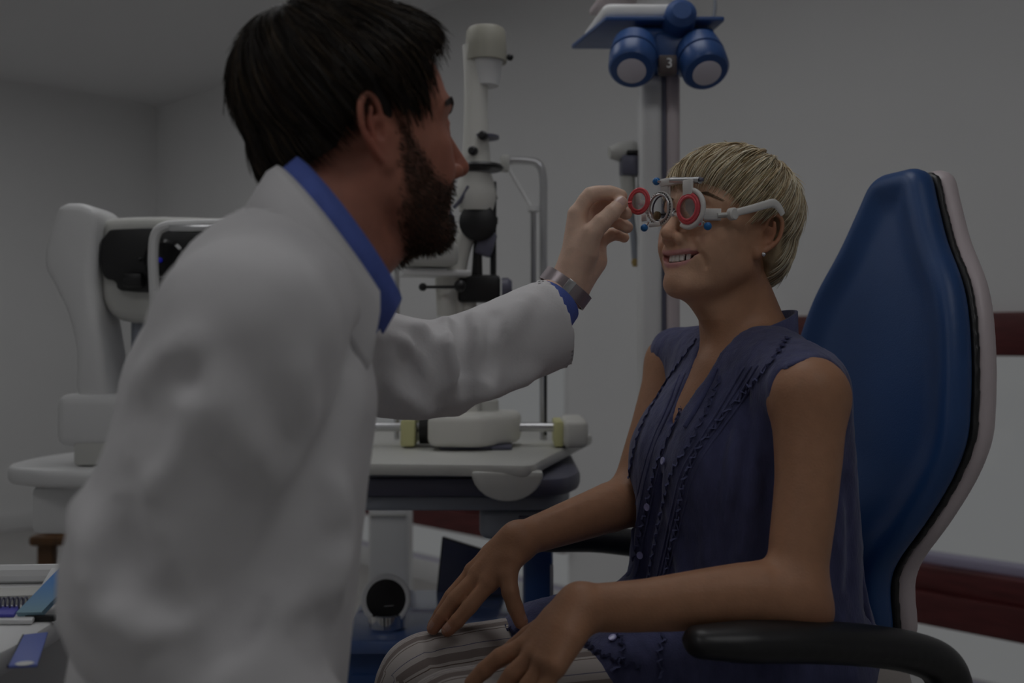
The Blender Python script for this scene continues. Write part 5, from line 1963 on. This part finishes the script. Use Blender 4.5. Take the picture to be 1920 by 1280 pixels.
Mm.tube([MFR.w((0.03, 0, -0.085)), np.array([-0.165, 0.995, 1.125]), np.array([-0.19, 0.985, 1.07])], [0.028, 0.036, 0.035], 0.03)
Mm.tube([MFR.w((-0.015, -0.056, -0.035)), np.array([-0.165, 0.965, 1.10])], [0.014, 0.010], 0.025)
build_head(Mm, MFR, True)
Mm.tube([SL_, EL_M, WR_M], [0.05, 0.042, 0.026], 0.03)
Mm.tube([SR_, ER_M, WRR * 0.6 + ER_M * 0.4], [0.05, 0.042, 0.036], 0.03)
mh = {'i': [at(1082, 402, 1.388), at(1107, 366, 1.386), at(1143, 362, 1.390), at(1164, 367, 1.394)],
      'm': [at(1096, 408, 1.408), at(1128, 381, 1.413), at(1156, 391, 1.409), at(1174, 400, 1.404)],
      'r': [at(1112, 428, 1.428), at(1143, 412, 1.431), at(1162, 418, 1.426), at(1176, 426, 1.420)],
      'l': [at(1122, 455, 1.446), at(1146, 440, 1.450), at(1160, 440, 1.448), at(1170, 445, 1.444)],
      't': [at(1109, 438, 1.366), at(1128, 417, 1.366), at(1147, 399, 1.371), at(1164, 381, 1.381)]}
Mm.tube([WR_M, at(1080, 470, 1.388), mh['i'][0]], [0.021, 0.020, 0.0135], 0.014)
Mm.tube([WR_M, at(1092, 475, 1.402), mh['m'][0]], [0.021, 0.020, 0.0135], 0.016)
Mm.tube([WR_M + (0.004, 0.004, 0), at(1104, 482, 1.415), mh['r'][0]], [0.020, 0.020, 0.013], 0.016)
Mm.tube([WR_M + (0.008, 0.006, 0.0), at(1112, 490, 1.425), mh['l'][0]], [0.018, 0.019, 0.012], 0.016)
Mm.tube([WR_M + (0.006, -0.008, 0.012), at(1096, 472, 1.376), mh['t'][0]], [0.016, 0.0195, 0.014], 0.014)
for kf, r0, r1 in (('i', 0.0118, 0.0092), ('m', 0.0118, 0.0090), ('r', 0.0112, 0.0086), ('l', 0.0100, 0.0078)):
    finger(Mm, mh[kf], r0, r1, 0.004)
finger(Mm, mh['t'], 0.0135, 0.0100, 0.005)
for p_, q_ in ((at(1116, 445, 1.350), at(1128, 438, 1.352)),):
    Mm.tube([p_, q_], 0.001, 0.003, 's')
V, Q = Mm.mesh(1)
SKM = np.array((0.44, 0.180, 0.122))
SKC = skin_colours(V, MFR, SKM, (0.45, 0.115, 0.080), (0.33, 0.12, 0.10), True)
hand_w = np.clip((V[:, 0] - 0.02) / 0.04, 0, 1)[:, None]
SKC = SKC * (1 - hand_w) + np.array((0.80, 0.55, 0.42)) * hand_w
A = local(MFR, V)
A[:, 1] = np.abs(A[:, 1])
cheek = np.interp(A[:, 0], [-0.01, 0.012, 0.03, 0.052, 0.070, 0.085, 0.12], [0.03, 0.028, 0.004, -0.030, -0.042, -0.036, -0.034])
rear = np.interp(A[:, 2], [-0.12, -0.07, -0.02, 0.02], [0.022, 0.010, 0.008, 0.010]) + 0.006 * vnoise(V * 160, 3)
lipz = (A[:, 1] < 0.026) & (A[:, 2] > -0.0715) & (A[:, 2] < -0.0445) & (A[:, 0] > 0.072)
mask = (A[:, 2] < cheek) & (A[:, 2] > -0.122 - 0.2 * (0.08 - A[:, 0]) * 0) & (A[:, 0] > rear) & ~lipz & (A[:, 0] < 0.12)
nose = (A[:, 2] > -0.040) & (A[:, 0] > 0.088)
mask &= ~nose
edge = np.clip((cheek - A[:, 2]) / 0.012, 0, 1) * np.clip((A[:, 0] - rear) / 0.012, 0, 1)
wb_ = (mask * edge)[:, None] * 0.75
SKC = SKC * (1 - wb_) + np.array((0.06, 0.030, 0.018)) * wb_
mesh_obj('body', V, Q, M['skin_m'], mo, attrs={'tint': SKC})
Nn = vnormals(V, Q)
nail(mh['t'], (-0.1, -0.9, 0.25), 0.0100, M['nail'], mo)
nail(mh['r'], (0.5, -0.3, -0.5), 0.0086, M['nail'], mo)
# beard
g = np.random.default_rng(21)
cand = np.nonzero(mask)[0]
den = g.uniform(0, 1, len(cand)) < (0.25 + 0.75 * edge[cand]) * 0.55
idx = cand[den]
nb = len(idx)
P0 = V[idx] + g.normal(0, 0.0006, (nb, 3))
dn = MFR.R @ np.array([0.45, 0, -0.8])
D = Nn[idx] * 0.5 + dn * 0.85 + g.normal(0, 0.22, (nb, 3))
D /= np.linalg.norm(D, axis=1)[:, None]
ln = (0.005 + 0.004 * np.clip((-0.03 - A[idx, 2]) / 0.07, 0, 1)) * g.uniform(0.6, 1.2, nb)
paths = np.stack([P0, P0 + D * ln[:, None] * 0.5 + Nn[idx] * 0.0008, P0 + D * ln[:, None]], 1)
Vb, Qb = strands(paths, 0.00038)
cb = np.array([(0.035, 0.018, 0.010), (0.055, 0.028, 0.015), (0.02, 0.011, 0.007), (0.085, 0.042, 0.022)])[g.integers(0, 4, nb)]
ob = mesh_obj('beard', Vb, Qb, M['hair'], mo, attrs={'tint': np.repeat(cb, 9, 0)})
ob['kind'] = 'stuff'
for sg in (1, -1):
    eyeball(MFR, sg * 0.031, mo, (0.05, 0.035, 0.02))
    brow(MFR, sg, mo, [(0.02, 0.012, 0.008), (0.03, 0.018, 0.012)], 420, M['hair'], Mm, 0.00045, 0.004)
teeth(MFR, mo, M['tooth'])
# hair
dark = [(0.012, 0.008, 0.005), (0.018, 0.011, 0.007), (0.026, 0.016, 0.009), (0.060, 0.040, 0.022), (0.010, 0.007, 0.005)]
M['hair_base_m'] = new_mat('hair_base_dark', (0.012, 0.008, 0.006), 0.7, noise=0.3, nscale=60)
mells = [(np.array([-0.016, 0, 0.052]), np.array([0.103, 0.084, 0.090])),
         (np.array([0.030, 0, 0.075]), np.array([0.068, 0.066, 0.058])),
         (np.array([-0.028, 0, 0.010]), np.array([0.080, 0.067, 0.082]))]
mends = [(0.085, 0.0, 0.090), (0.080, 0.025, 0.090), (0.062, 0.045, 0.096), (0.047, 0.062, 0.074), (0.034, 0.069, 0.034), (0.030, 0.070, -0.004), (0.020, 0.073, -0.012), (0.012, 0.076, 0.010),
         (0.004, 0.079, 0.046), (-0.026, 0.080, 0.044), (-0.042, 0.076, 0.000), (-0.052, 0.066, -0.020), (-0.076, 0.045, -0.032), (-0.090, 0.0, -0.034)]
make_hair(MFR, (-0.015, 0, 0.030), (-0.42, 0.0, 0.9), mends, mells, 7000, 10, 0.0007, 0.011, dark, M['hair'], M['hair_base_m'], mo, 'hair',
          twist=0.6, over=0.025, cap_off=-0.003, tip_lift=0.004, wild=0.004, seed=8)

# ---- shirt and coat
shirt_m = new_mat('blue_shirt', (0.10, 0.155, 0.52), 0.75, noise=0.08, nscale=60, bump=0.25, bscale=500)
coat_m = new_mat('white_coat', (0.78, 0.765, 0.775), 0.85, noise=0.02, nscale=20, bump=0.18, bscale=260, sheen=0.1, spec=0.2)
M['coat'] = coat_m
SH = Solid.box((-0.45, 0.70, 0.55), (-0.05, 1.25, 1.16), 0.008)
SH.tube(spn, [(0.140, 0.075), (0.142, 0.092), (0.135, 0.092), (0.130, 0.092), (0.130, 0.095)], lat=ML)
SH.tube([SL_ + (0, -0.02, -0.01), (-0.25, 0.95, 1.068), SR_ + (0, 0.02, -0.01)], [0.05, 0.064, 0.05], 0.05)
SH.tube([(-0.20, 0.985, 1.06), (-0.15, 1.02, 1.2)], 0.07, 0.01, 's')
Vs, Qs = SH.mesh(2)
shirt = mesh_obj('shirt', Vs, Qs, shirt_m, mo)

rc = np.array([-0.168, 0.978, 1.148])
rA = np.array([-0.217, 0.965, 1.216]) - rc
rB = MRt * 0.074
rN = np.cross(rB, rA)
rN /= np.linalg.norm(rN)
if rN[2] < 0:
    rN = -rN


def collar_ribbon(spec, ph0, ph1, n=56, axis=rN):
    """rows of (scale, lift along neck, extra drop at the front)"""
    rows = []
    for sc_, lift, drop in spec:
        for i in range(n + 1):
            ph = ph0 + (ph1 - ph0) * i / n
            f = max(0.0, -math.cos(ph))         # 1 at the front
            p = rc + (math.cos(ph) * rA + math.sin(ph) * rB) * sc_ + axis * lift + (MF * 0.5 - ZV) * drop * f ** 1.5
            rows.append(p)
    Fq = []
    k = len(spec)
    for r in range(k - 1):
        for i in range(n):
            a_ = r * (n + 1) + i
            Fq.append((a_, a_ + 1, a_ + n + 2, a_ + n + 1))
    return np.array(rows), Fq


Vc, Fq = collar_ribbon([(0.98, -0.012, 0), (1.0, 0.010, 0.0), (1.04, 0.013, 0.0), (1.07, -0.004, 0.0), (1.09, -0.026, 0.0), (1.07, -0.028, 0.0), (1.02, -0.008, 0.0)], -2.8, 2.8, axis=np.array([0.50, 0.14, 0.78]))
mesh_obj('shirt_collar', Vc, Fq, shirt_m, shirt)

CO = Solid.box((-0.50, 0.60, 0.52), (0.13, 1.50, 1.24), 0.0052)
CO.tube([(-0.232, 0.952, 1.075), (-0.250, 0.950, 0.99), (-0.268, 0.946, 0.86), (-0.286, 0.94, 0.72), (-0.292, 0.935, 0.54)],
        [(0.160, 0.084), (0.182, 0.118), (0.178, 0.124), (0.178, 0.126), (0.190, 0.130)], lat=ML)
CO.tube([SL_ + (0, 0, 0.006), (-0.234, 0.95, 1.078), SR_ + (0, 0, 0.004)], [0.058, 0.068, 0.056], 0.06)
CO.tube([(-0.228, 0.95, 1.10), (-0.218, 0.96, 1.145)], [0.066, 0.056], 0.05)
# near sleeve
near = spline([SR_ + (0, 0, 0.0), SR_ * 0.55 + ER_M * 0.45 + (-0.004, 0, 0), ER_M, ER_M * 0.5 + WRR * 0.5, WRR], 5)
CO.tube(near, np.interp(np.arange(21), [0, 5, 10, 15, 20], [0.062, 0.061, 0.058, 0.056, 0.055]), 0.035)
# far sleeve with loose cuff
CUF = at(1040, 606, 1.372)
far = spline([SL_, SL_ * 0.5 + EL_M * 0.5 + (0, 0, -0.004), EL_M + (0.0, 0, -0.002), at(900, 664, 1.30), at(985, 628, 1.345), CUF + (0.025, 0.012, 0.010)], 5)
CO.tube(far, np.interp(np.arange(26), [0, 5, 10, 15, 20, 25], [0.072, 0.068, 0.062, 0.059, 0.062, 0.066]), 0.03)


def co_folds(lines, Y, r, k, op):
    for line in lines:
        P2 = spline(np.array(line, float), 4)
        o = np.array([0, 0, CAM_Z])
        tg = np.array([at(x, y, Y) for x, y in P2])
        d = tg - o
        d /= np.linalg.norm(d, axis=1)[:, None]
        h = CO.cast(o + d * 0.45, d, 0.004, 1.1)
        h = h[~np.isnan(h[:, 0])]
        if len(h) < 3:
            continue
        jump = np.linalg.norm(np.diff(h, axis=0), axis=1)
        if (jump > 0.06).any():
            h = h[:int(np.argmax(jump > 0.06)) + 1]
            if len(h) < 3:
                continue
        rr = r * np.interp(np.linspace(0, 1, len(h)), [0, 0.25, 0.75, 1], [0.35, 1, 1, 0.35])
        CO.tube(h, rr, k, op)


# raised folds and the valleys between them
co_folds([[(745, 640), (775, 660), (800, 705), (790, 760)], [(760, 612), (800, 630), (830, 680), (812, 750)], [(838, 600), (836, 650), (850, 720), (832, 770)],
          [(880, 580), (900, 640), (900, 720)], [(990, 560), (960, 600), (930, 640)], [(735, 730), (770, 745), (800, 772)],
          [(850, 780), (880, 740), (930, 700)], [(1000, 700), (960, 712), (900, 745)]], 1.28, 0.012, 0.020, 'u')
co_folds([[(782, 626), (800, 660), (815, 700), (795, 770)], [(745, 690), (775, 700), (790, 740)], [(826, 600), (822, 640), (835, 690), (822, 760)],
          [(862, 590), (866, 650), (872, 730)], [(740, 650), (765, 680), (770, 720)], [(930, 590), (925, 650), (915, 700)]], 1.28, 0.009, 0.016, 's')
co_folds([[(322, 735), (338, 780), (312, 840), (262, 920)], [(400, 715), (440, 800), (500, 880)], [(640, 1050), (560, 1115), (490, 1140)],
          [(150, 960), (172, 1040), (165, 1130)], [(560, 700), (560, 800), (530, 900)], [(360, 640), (300, 690), (262, 720)], [(220, 1160), (300, 1195), (390, 1180)],
          [(620, 900), (640, 1000), (625, 1120)]], 0.8, 0.008, 0.028, 'u')
co_folds([[(672, 640), (655, 760), (605, 880), (535, 1010), (472, 1130)]], 0.8, 0.010, 0.030, 's')
co_folds([[(282, 716), (320, 704), (362, 712)], [(302, 745), (294, 800), (276, 840), (252, 878)], [(472, 1130), (430, 1165), (370, 1205), (300, 1232)],
          [(455, 1180), (400, 1226), (350, 1264)], [(232, 900), (226, 1000), (206, 1100)], [(706, 660), (712, 760), (700, 860), (680, 980)],
          [(250, 1010), (270, 1090), (330, 1150)]], 0.8, 0.009, 0.018, 's')
# sleeve mouth and neck hole
CO.tube([at(1000, 618, 1.352), CUF, at(1090, 585, 1.40)], [0.040, 0.060, 0.066], 0.004, 's')
cdir = np.array([0.90, 0.34, 0.27])
CO.apply(lambda x, y, z: -((x - CUF[0]) * cdir[0] + (y - CUF[1]) * cdir[1] + (z - CUF[2]) * cdir[2]) / np.linalg.norm(cdir), (0.02, 1.25, 0.90), (0.13, 1.50, 1.20), 0.004, 's')
CO.tube([rc - rN * 0.10, rc + rN * 0.12], [(0.080, 0.088), (0.088, 0.096)], 0.008, 's', lat=MRt)
Vk, Qk = CO.mesh(2)
Nk = vnormals(Vk, Qk)
Vk = Vk + Nk * (0.0012 * vnoise(Vk * np.array([17, 17, 11]), 5) + 0.0012 * vnoise(Vk * np.array([45, 45, 28]), 6))[:, None]
coat = mesh_obj('coat', Vk, Qk, coat_m, mo)
Vc, Fq = collar_ribbon([(1.12, -0.040, 0), (1.13, -0.014, 0.0), (1.17, -0.010, 0.0), (1.25, -0.024, 0.010), (1.32, -0.066, 0.030), (1.29, -0.078, 0.030), (1.16, -0.060, 0.02)], -2.15, 2.15, axis=np.array([0.33, 0.09, 0.84]))
mesh_obj('coat_collar', Vc, Fq, coat_m, coat)
# lapel, folding from the collar down the near front edge
lap_in = spline([at(668, 500, 0.905), at(690, 570, 0.915), at(704, 630, 0.93), at(722, 690, 0.945), at(735, 742, 0.955)], 6)
lap_out = spline([at(590, 520, 0.845), at(612, 590, 0.85), at(640, 640, 0.865), at(690, 705, 0.905), at(734, 748, 0.952)], 6)
rows = [lap_in, lap_in * 0.65 + lap_out * 0.35 + np.array([0, -0.010, 0.002]), lap_out, lap_out + np.array([0, 0.006, -0.003])]
nl = len(lap_in)
Fl = [(r * nl + i, r * nl + i + 1, (r + 1) * nl + i + 1, (r + 1) * nl + i) for r in range(3) for i in range(nl - 1)]
# shirt cuff
cu0, cu1 = at(1010, 602, 1.366), at(1041, 565, 1.386)
MB().tube([cu0, cu0 * 0.5 + cu1 * 0.5, cu1], [0.041, 0.040, 0.0385], 28, caps=False).build('shirt_cuff', shirt_m, shirt, sharp=None)
# trousers, shoes and the stool below the frame
trm = new_mat('grey_trousers', (0.06, 0.065, 0.075), 0.8)
TM = Solid.box((-0.52, 0.62, 0.05), (0.28, 1.52, 0.72), 0.010)
shoes = []
for sg in (1, -1):
    hp = np.array([-0.30, 0.935, 0.60]) + ML * 0.09 * sg
    kn = hp + MF * 0.42 - ML * 0.05 + (0, 0, -0.04) if sg < 0 else hp + np.array([0.02, 0.38, -0.08])
    an = kn * [1, 1, 0] + (np.array([-0.06, 0, 0.09]) if sg < 0 else np.array([-0.02, -0.03, 0.09]))
    shoes.append(an)
    TM.tube([hp, kn, an], [0.095, 0.068, 0.052], 0.03)
TM.tube([np.array([-0.30, 0.935, 0.60]) + ML * 0.09, np.array([-0.30, 0.935, 0.60]) - ML * 0.09], 0.10, 0.03)
Vt, Qt = TM.mesh(2)
mesh_obj('trousers', Vt, Qt, trm, mo)
for sg in (1, -1):
    an = shoes[0 if sg > 0 else 1]
    S = Solid.box(an - (0.14, 0.14, 0.10), an + (0.26, 0.20, 0.06), 0.008)
    S.tube([an + (0.0, 0, -0.045), an + MF * 0.10 + (0, 0, -0.055), an + MF * 0.19 + (0, 0, -0.062)], [(0.04, 0.042), (0.045, 0.034), (0.04, 0.026)], lat=ML)
    S.half((0, 0, 0.003), (0, 0, -1))
    Vs, Qs = S.mesh(2)
    mesh_obj('shoe', Vs, Qs, M['black'], mo)
st = thing('stool', 'black round stool under the person in the white coat', 'stool', (-0.33, 0.93, 0.0))
MB().lathe((-0.33, 0.93, 0.42), Z_, [(0, 0.15), (0.02, 0.18), (0.06, 0.185), (0.075, 0.17)], 32).build('seat', M['black'], st)
MB().lathe((-0.33, 0.93, 0.06), Z_, [(0, 0.03), (0.2, 0.028), (0.36, 0.024)], 16).build('gas_column', M['steel'], st)
for k in range(5):
    a = 2 * PI * k / 5
    MB().tube([(-0.33, 0.93, 0.08), (-0.33 + 0.19 * math.cos(a), 0.93 + 0.19 * math.sin(a), 0.05)], [0.018, 0.014], 10).build('leg', M['darkgrey'], st)
    MB().ball((-0.33 + 0.19 * math.cos(a), 0.93 + 0.19 * math.sin(a), 0.026), 0.026).build('castor', M['black'], st)

# ------------------------------------------------------------------ trial frame on the woman's face
HF = np.array([math.cos(math.radians(WYAW)), math.sin(math.radians(WYAW)), 0.0])
HL = np.array([-HF[1], HF[0], 0.0])
M['tf_white'] = new_mat('trial_frame_white', (0.80, 0.78, 0.75), 0.35)
M['tf_red'] = new_mat('lens_rim_red', (0.75, 0.10, 0.12), 0.3, noise=0.1, nscale=200)
M['tf_blue'] = new_mat('knob_blue', (0.015, 0.17, 0.48), 0.3)
M['lens'] = glass_mat('lens_glass', (0.86, 0.87, 0.88), 0.28)
M['brass'] = new_mat('dull_brass', (0.22, 0.17, 0.09), 0.4, metal=0.6)
tfm = thing('test_spectacles', 'white test spectacles with red-rimmed lens and blue knobs on the seated face', 'spectacles', at(1290, 395, 1.36))
cn, cf = at(1292, 391, 1.348), at(1238, 391, 1.398)      # near and far lens cells
barA, barB = at(1240, 341, 1.392), at(1318, 338, 1.335)
MB().tube([at(1259, 339, 1.382), at(1313, 338, 1.34)], 0.0048, 14).build('top_bar', M['steel'], tfm)
MB().box(at(1254, 341, 1.388), (0.030, 0.010, 0.011), rotz(math.radians(WYAW + 90)), 0.003).build('bar_block', M['tf_white'], tfm)
MB().ball(at(1231, 340, 1.402), 0.0056).build('knob', M['tf_blue'], tfm)
MB().tube([at(1224, 341, 1.404), at(1240, 340, 1.394)], 0.0018, 8).build('bar_screw', M['steel'], tfm)
MB().tube([at(1312, 337, 1.338), at(1319, 336, 1.336)], 0.0026, 8).build('bar_end', M['darkgrey'], tfm)
# uprights
MB().box(at(1290, 352, 1.348), (0.0045, 0.017, 0.022), rotz(math.radians(WYAW)), 0.0015).build('upright', M['tf_white'], tfm)
MB().box(at(1254, 368, 1.390), (0.0030, 0.006, 0.046), rotz(math.radians(WYAW)), 0.001).build('upright', M['tf_white'], tfm)
MB().box(at(1246, 354, 1.394), (0.0030, 0.014, 0.014), rotz(math.radians(WYAW)), 0.001).build('upright', M['tf_white'], tfm)


def cell(c, R, r, sx, name, mat, arc=None, ax=HF):
    u = HL
    pts = []
    a0, a1 = arc if arc else (0, 2 * PI)
    n = 40
    mb = MB()
    P = [c + R * (math.cos(a) * HL + math.sin(a) * ZV) for a in np.linspace(a0, a1, n)]
    if arc:
        mb.tube(np.array(P), r, 8)
    else:
        mb.ring(c, ax, R, r, 44, 8, sx)
    return mb.build(name, mat, tfm, sharp=None)


# near cell: broad white rim, red trial lens in it
cell(cn - HF * 0.001, 0.0250, 0.0036, 0.9, 'cell_rim', M['tf_white'], (-2.2, 1.9))
cell(cn - HF * 0.004, 0.0232, 0.0030, 0.8, 'cell_ring', M['tf_white'])
cell(cn + HF * 0.0015, 0.0188, 0.0030, 0.7, 'red_rim', M['tf_red'])
cell(cn + HF * 0.003, 0.0158, 0.0022, 0.6, 'red_rim_inner', M['tf_red'])
MB().lathe(cn, HF, [(-0.0006, 0.0152), (0.0012, 0.0150), (0.0016, 0.006)], 36).build('lens_disc', M['lens'], tfm)
MB().box(at(1309, 410, 1.338), (0.003, 0.010, 0.018), rotz(math.radians(WYAW)), 0.001).build('lens_tab', M['tf_red'], tfm)
MB().box(at(1312, 398, 1.342), (0.006, 0.008, 0.038), rotz(math.radians(WYAW)), 0.002).build('cell_cheek', M['tf_white'], tfm)
MB().box(at(1296, 420, 1.346), (0.004, 0.022, 0.008), rotz(math.radians(WYAW)), 0.0015).build('cell_foot', M['tf_white'], tfm)
MB().ball(at(1327, 424, 1.334), 0.0055).build('knob', M['tf_blue'], tfm)
MB().tube([at(1318, 416, 1.342), at(1327, 424, 1.335)], 0.0016, 8).build('knob_stem', M['steel'], tfm)
# far cell: clear graduated ring
cell(cf, 0.0225, 0.0022, 0.9, 'cell_rim', M['tf_white'])
cell(cf + HF * 0.003, 0.0195, 0.0017, 0.9, 'cell_ring', M['steel'])
cell(cf - HF * 0.003, 0.0180, 0.0012, 0.9, 'cell_ring', M['darkgrey'])
mb = MB()
for k in range(36):
    a = 2 * PI * k / 36
    d = math.cos(a) * HL + math.sin(a) * ZV
    mb.box(cf + HF * 0.0026 + d * 0.0222, (0.0006, 0.0007, 0.0024), np.stack([HF, np.cross(d, HF), d], 1))
mb.build('scale_marks', M['black'], tfm, smooth=False)
MB().ball(at(1208, 427, 1.402), 0.0054).build('knob', M['tf_blue'], tfm)
MB().tube([at(1216, 416, 1.402), at(1208, 427, 1.402)], 0.0016, 8).build('knob_stem', M['steel'], tfm)
MB().box(at(1208, 408, 1.404), (0.003, 0.010, 0.010), rotz(math.radians(WYAW)), 0.001).build('cell_cheek', M['tf_white'], tfm)
MB().box(at(1228, 421, 1.402), (0.004, 0.022, 0.006), rotz(math.radians(WYAW)), 0.0015).build('cell_foot', M['tf_white'], tfm)
MB().lathe(at(1232, 404, 1.400), HF, [(-0.002, 0.006), (0.002, 0.006), (0.003, 0.004)], 16).build('axis_wheel', M['brass'], tfm)
MB().tube([at(1236, 402, 1.400), at(1250, 402, 1.392)], 0.0016, 8).build('axis_shaft', M['black'], tfm)
# bridge
MB().tube([at(1254, 402, 1.388), at(1274, 403, 1.366)], 0.0035, 10).build('bridge', M['tf_white'], tfm)
MB().box(at(1257, 401, 1.384), (0.006, 0.006, 0.008), rotz(math.radians(WYAW)), 0.001).build('bridge_slide', M['tf_blue'], tfm)
MB().ring(at(1266, 402, 1.374), HL, 0.0048, 0.0012, 20, 6).build('bridge_screw', M['steel'], tfm)
MB().tube([at(1262, 392, 1.384), at(1266, 403, 1.378)], 0.0022, 8).build('nose_pad', M['darkgrey'], tfm)
# temple: block, hinge disc, arm, ear hook
hb, hd, ht, hk = at(1320, 402, 1.344), at(1374, 401, 1.338), at(1447, 383, 1.352), at(1466, 404, 1.362)
MB().tube([hb, at(1352, 402, 1.340)], 0.0082, 10, flat=0.45, up=HL).build('temple_block', M['tf_white'], tfm)
MB().tube([at(1345, 404, 1.337), at(1362, 403, 1.337)], 0.006, 10, flat=0.6).build('temple_sleeve', M['grey'], tfm)
MB().lathe(hd, HL, [(-0.004, 0.0085), (0.003, 0.0085), (0.0045, 0.007)], 26).build('hinge_disc', M['tf_white'], tfm)
arm = spline([at(1378, 399, 1.338), at(1410, 391, 1.342), at(1438, 383, 1.348), at(1450, 381, 1.351), at(1460, 388, 1.354), at(1468, 402, 1.358)], 6)
MB().tube(arm, np.interp(np.arange(31), [0, 18, 30], [0.0050, 0.0062, 0.0042]), 10, flat=0.4, up=HL).build('temple_arm', M['tf_white'], tfm)
armf = [p - HL * 0.150 for p in arm]
MB().tube(np.array(armf), 0.005, 8, flat=0.4, up=HL).build('temple_arm', M['tf_white'], tfm)
MB().tube([cf - HL * 0.026, cf - HL * 0.034 - HF * 0.008, armf[0]], 0.005, 8, flat=0.5).build('temple_block', M['tf_white'], tfm)

# the lens the man holds
tl = thing('trial_lens', 'round red-rimmed trial lens held between thumb and finger', 'lens', at(1198, 377, 1.392))
ca = np.array([-0.70, -0.714, 0.0])
cb_ = np.array([-ca[1], ca[0], 0.0])
cl_ = at(1198, 377, 1.392)
MB().ring(cl_, ca, 0.0168, 0.0024, 48, 8, 0.8).build('rim', M['tf_red'], tl, sharp=None)
MB().ring(cl_ + ca * 0.0006, ca, 0.0136, 0.0020, 48, 8, 0.7).build('inner_rim', M['tf_red'], tl, sharp=None)
MB().lathe(cl_, ca, [(-0.0006, 0.0125), (0.0008, 0.0124), (0.0012, 0.004)], 36).build('glass', M['lens'], tl)
hn = at(1174, 381, 1.384)
MB().tube([cl_ - (cl_ - hn) * 0.66, hn, hn - (cl_ - hn) * 0.35], [0.0040, 0.0048, 0.0046], 10, flat=0.4).build('handle', M['tf_red'], tl)

# earring, watch, finger ring
ec = WFR.w(EAR_LOBE)
er = thing('earring', 'small sparkling stud earring in the near ear lobe', 'earring', ec)
MB().ball(ec + HL * 0.0015, 0.0026, 10, 6).build('stone', new_mat('stone', (0.8, 0.8, 0.85), 0.05, metal=0.7), er)
MB().ring(ec + HL * 0.0008, HL, 0.0027, 0.0006, 16, 6).build('setting', M['steel'], er)
wt = thing('wristwatch', 'steel mesh wristwatch band with a plain clasp on the raised wrist', 'watch', at(1056, 546, 1.39))
wd = at(1080, 512, 1.391) - at(1040, 565, 1.389)
wd /= np.linalg.norm(wd)
wcn = at(1060, 540, 1.391)
wu = np.cross(wd, np.array([0, -1.0, 0]))
wu /= np.linalg.norm(wu)
wv = np.cross(wd, wu)
M['mesh'] = new_mat('steel_mesh', (0.46, 0.40, 0.42), 0.35, metal=0.8)
nt = M['mesh'].node_tree
ck = nt.nodes.new('ShaderNodeTexChecker')
ck.inputs['Scale'].default_value = 900
bmp = nt.nodes.new('ShaderNodeBump')
bmp.inputs['Strength'].default_value = 0.8
bmp.inputs['Distance'].default_value = 0.001
nt.links.new(nt.nodes['Texture Coordinate'].outputs['Object'], ck.inputs['Vector'])
nt.links.new(ck.outputs['Fac'], bmp.inputs['Height'])
nt.links.new(bmp.outputs['Normal'], nt.nodes['Principled BSDF'].inputs['Normal'])
V_, F_ = [], []
n = 48
prof = [(-0.010, 0.0), (-0.010, 0.0022), (0.010, 0.0022), (0.010, 0.0)]
for h, dr in prof:
    for k in range(n):
        a = 2 * PI * k / n
        V_.append(wcn + wd * h + wu * math.cos(a) * (0.0360 + dr) + wv * math.sin(a) * (0.0315 + dr))
for i in range(4):
    for k in range(n):
        F_.append((i * n + k, ((i + 1) % 4) * n + k, ((i + 1) % 4) * n + (k + 1) % n, i * n + (k + 1) % n))
flat_shade(mesh_obj('band', np.array(V_), F_, M['mesh'], wt))
cc_ = wcn + wu * 0.0 
sgn = -1 if (wv[1] > 0) else 1
nface = wv * sgn
MB().box(wcn + nface * 0.0345 + wu * 0.002, (0.012, 0.0212, 0.003), np.stack([wu, wd, np.cross(wu, wd)], 1), 0.001).build('clasp', M['steel'], wt)
MB().box(wcn - nface * 0.036, (0.036, 0.036, 0.008), np.stack([wu, wd, np.cross(wu, wd)], 1), 0.004, 3).build('watch_case', M['steel'], wt)
rg = thing('ring', 'thin pale metal ring on the finger behind the thumb', 'ring', mh['r'][0] * 0.55 + mh['r'][1] * 0.45)
rd = mh['r'][1] - mh['r'][0]
MB().ring(mh['r'][0] * 0.5 + mh['r'][1] * 0.5, rd, 0.0118, 0.0014, 30, 8, 1.6).build('band', M['chrome'], rg)
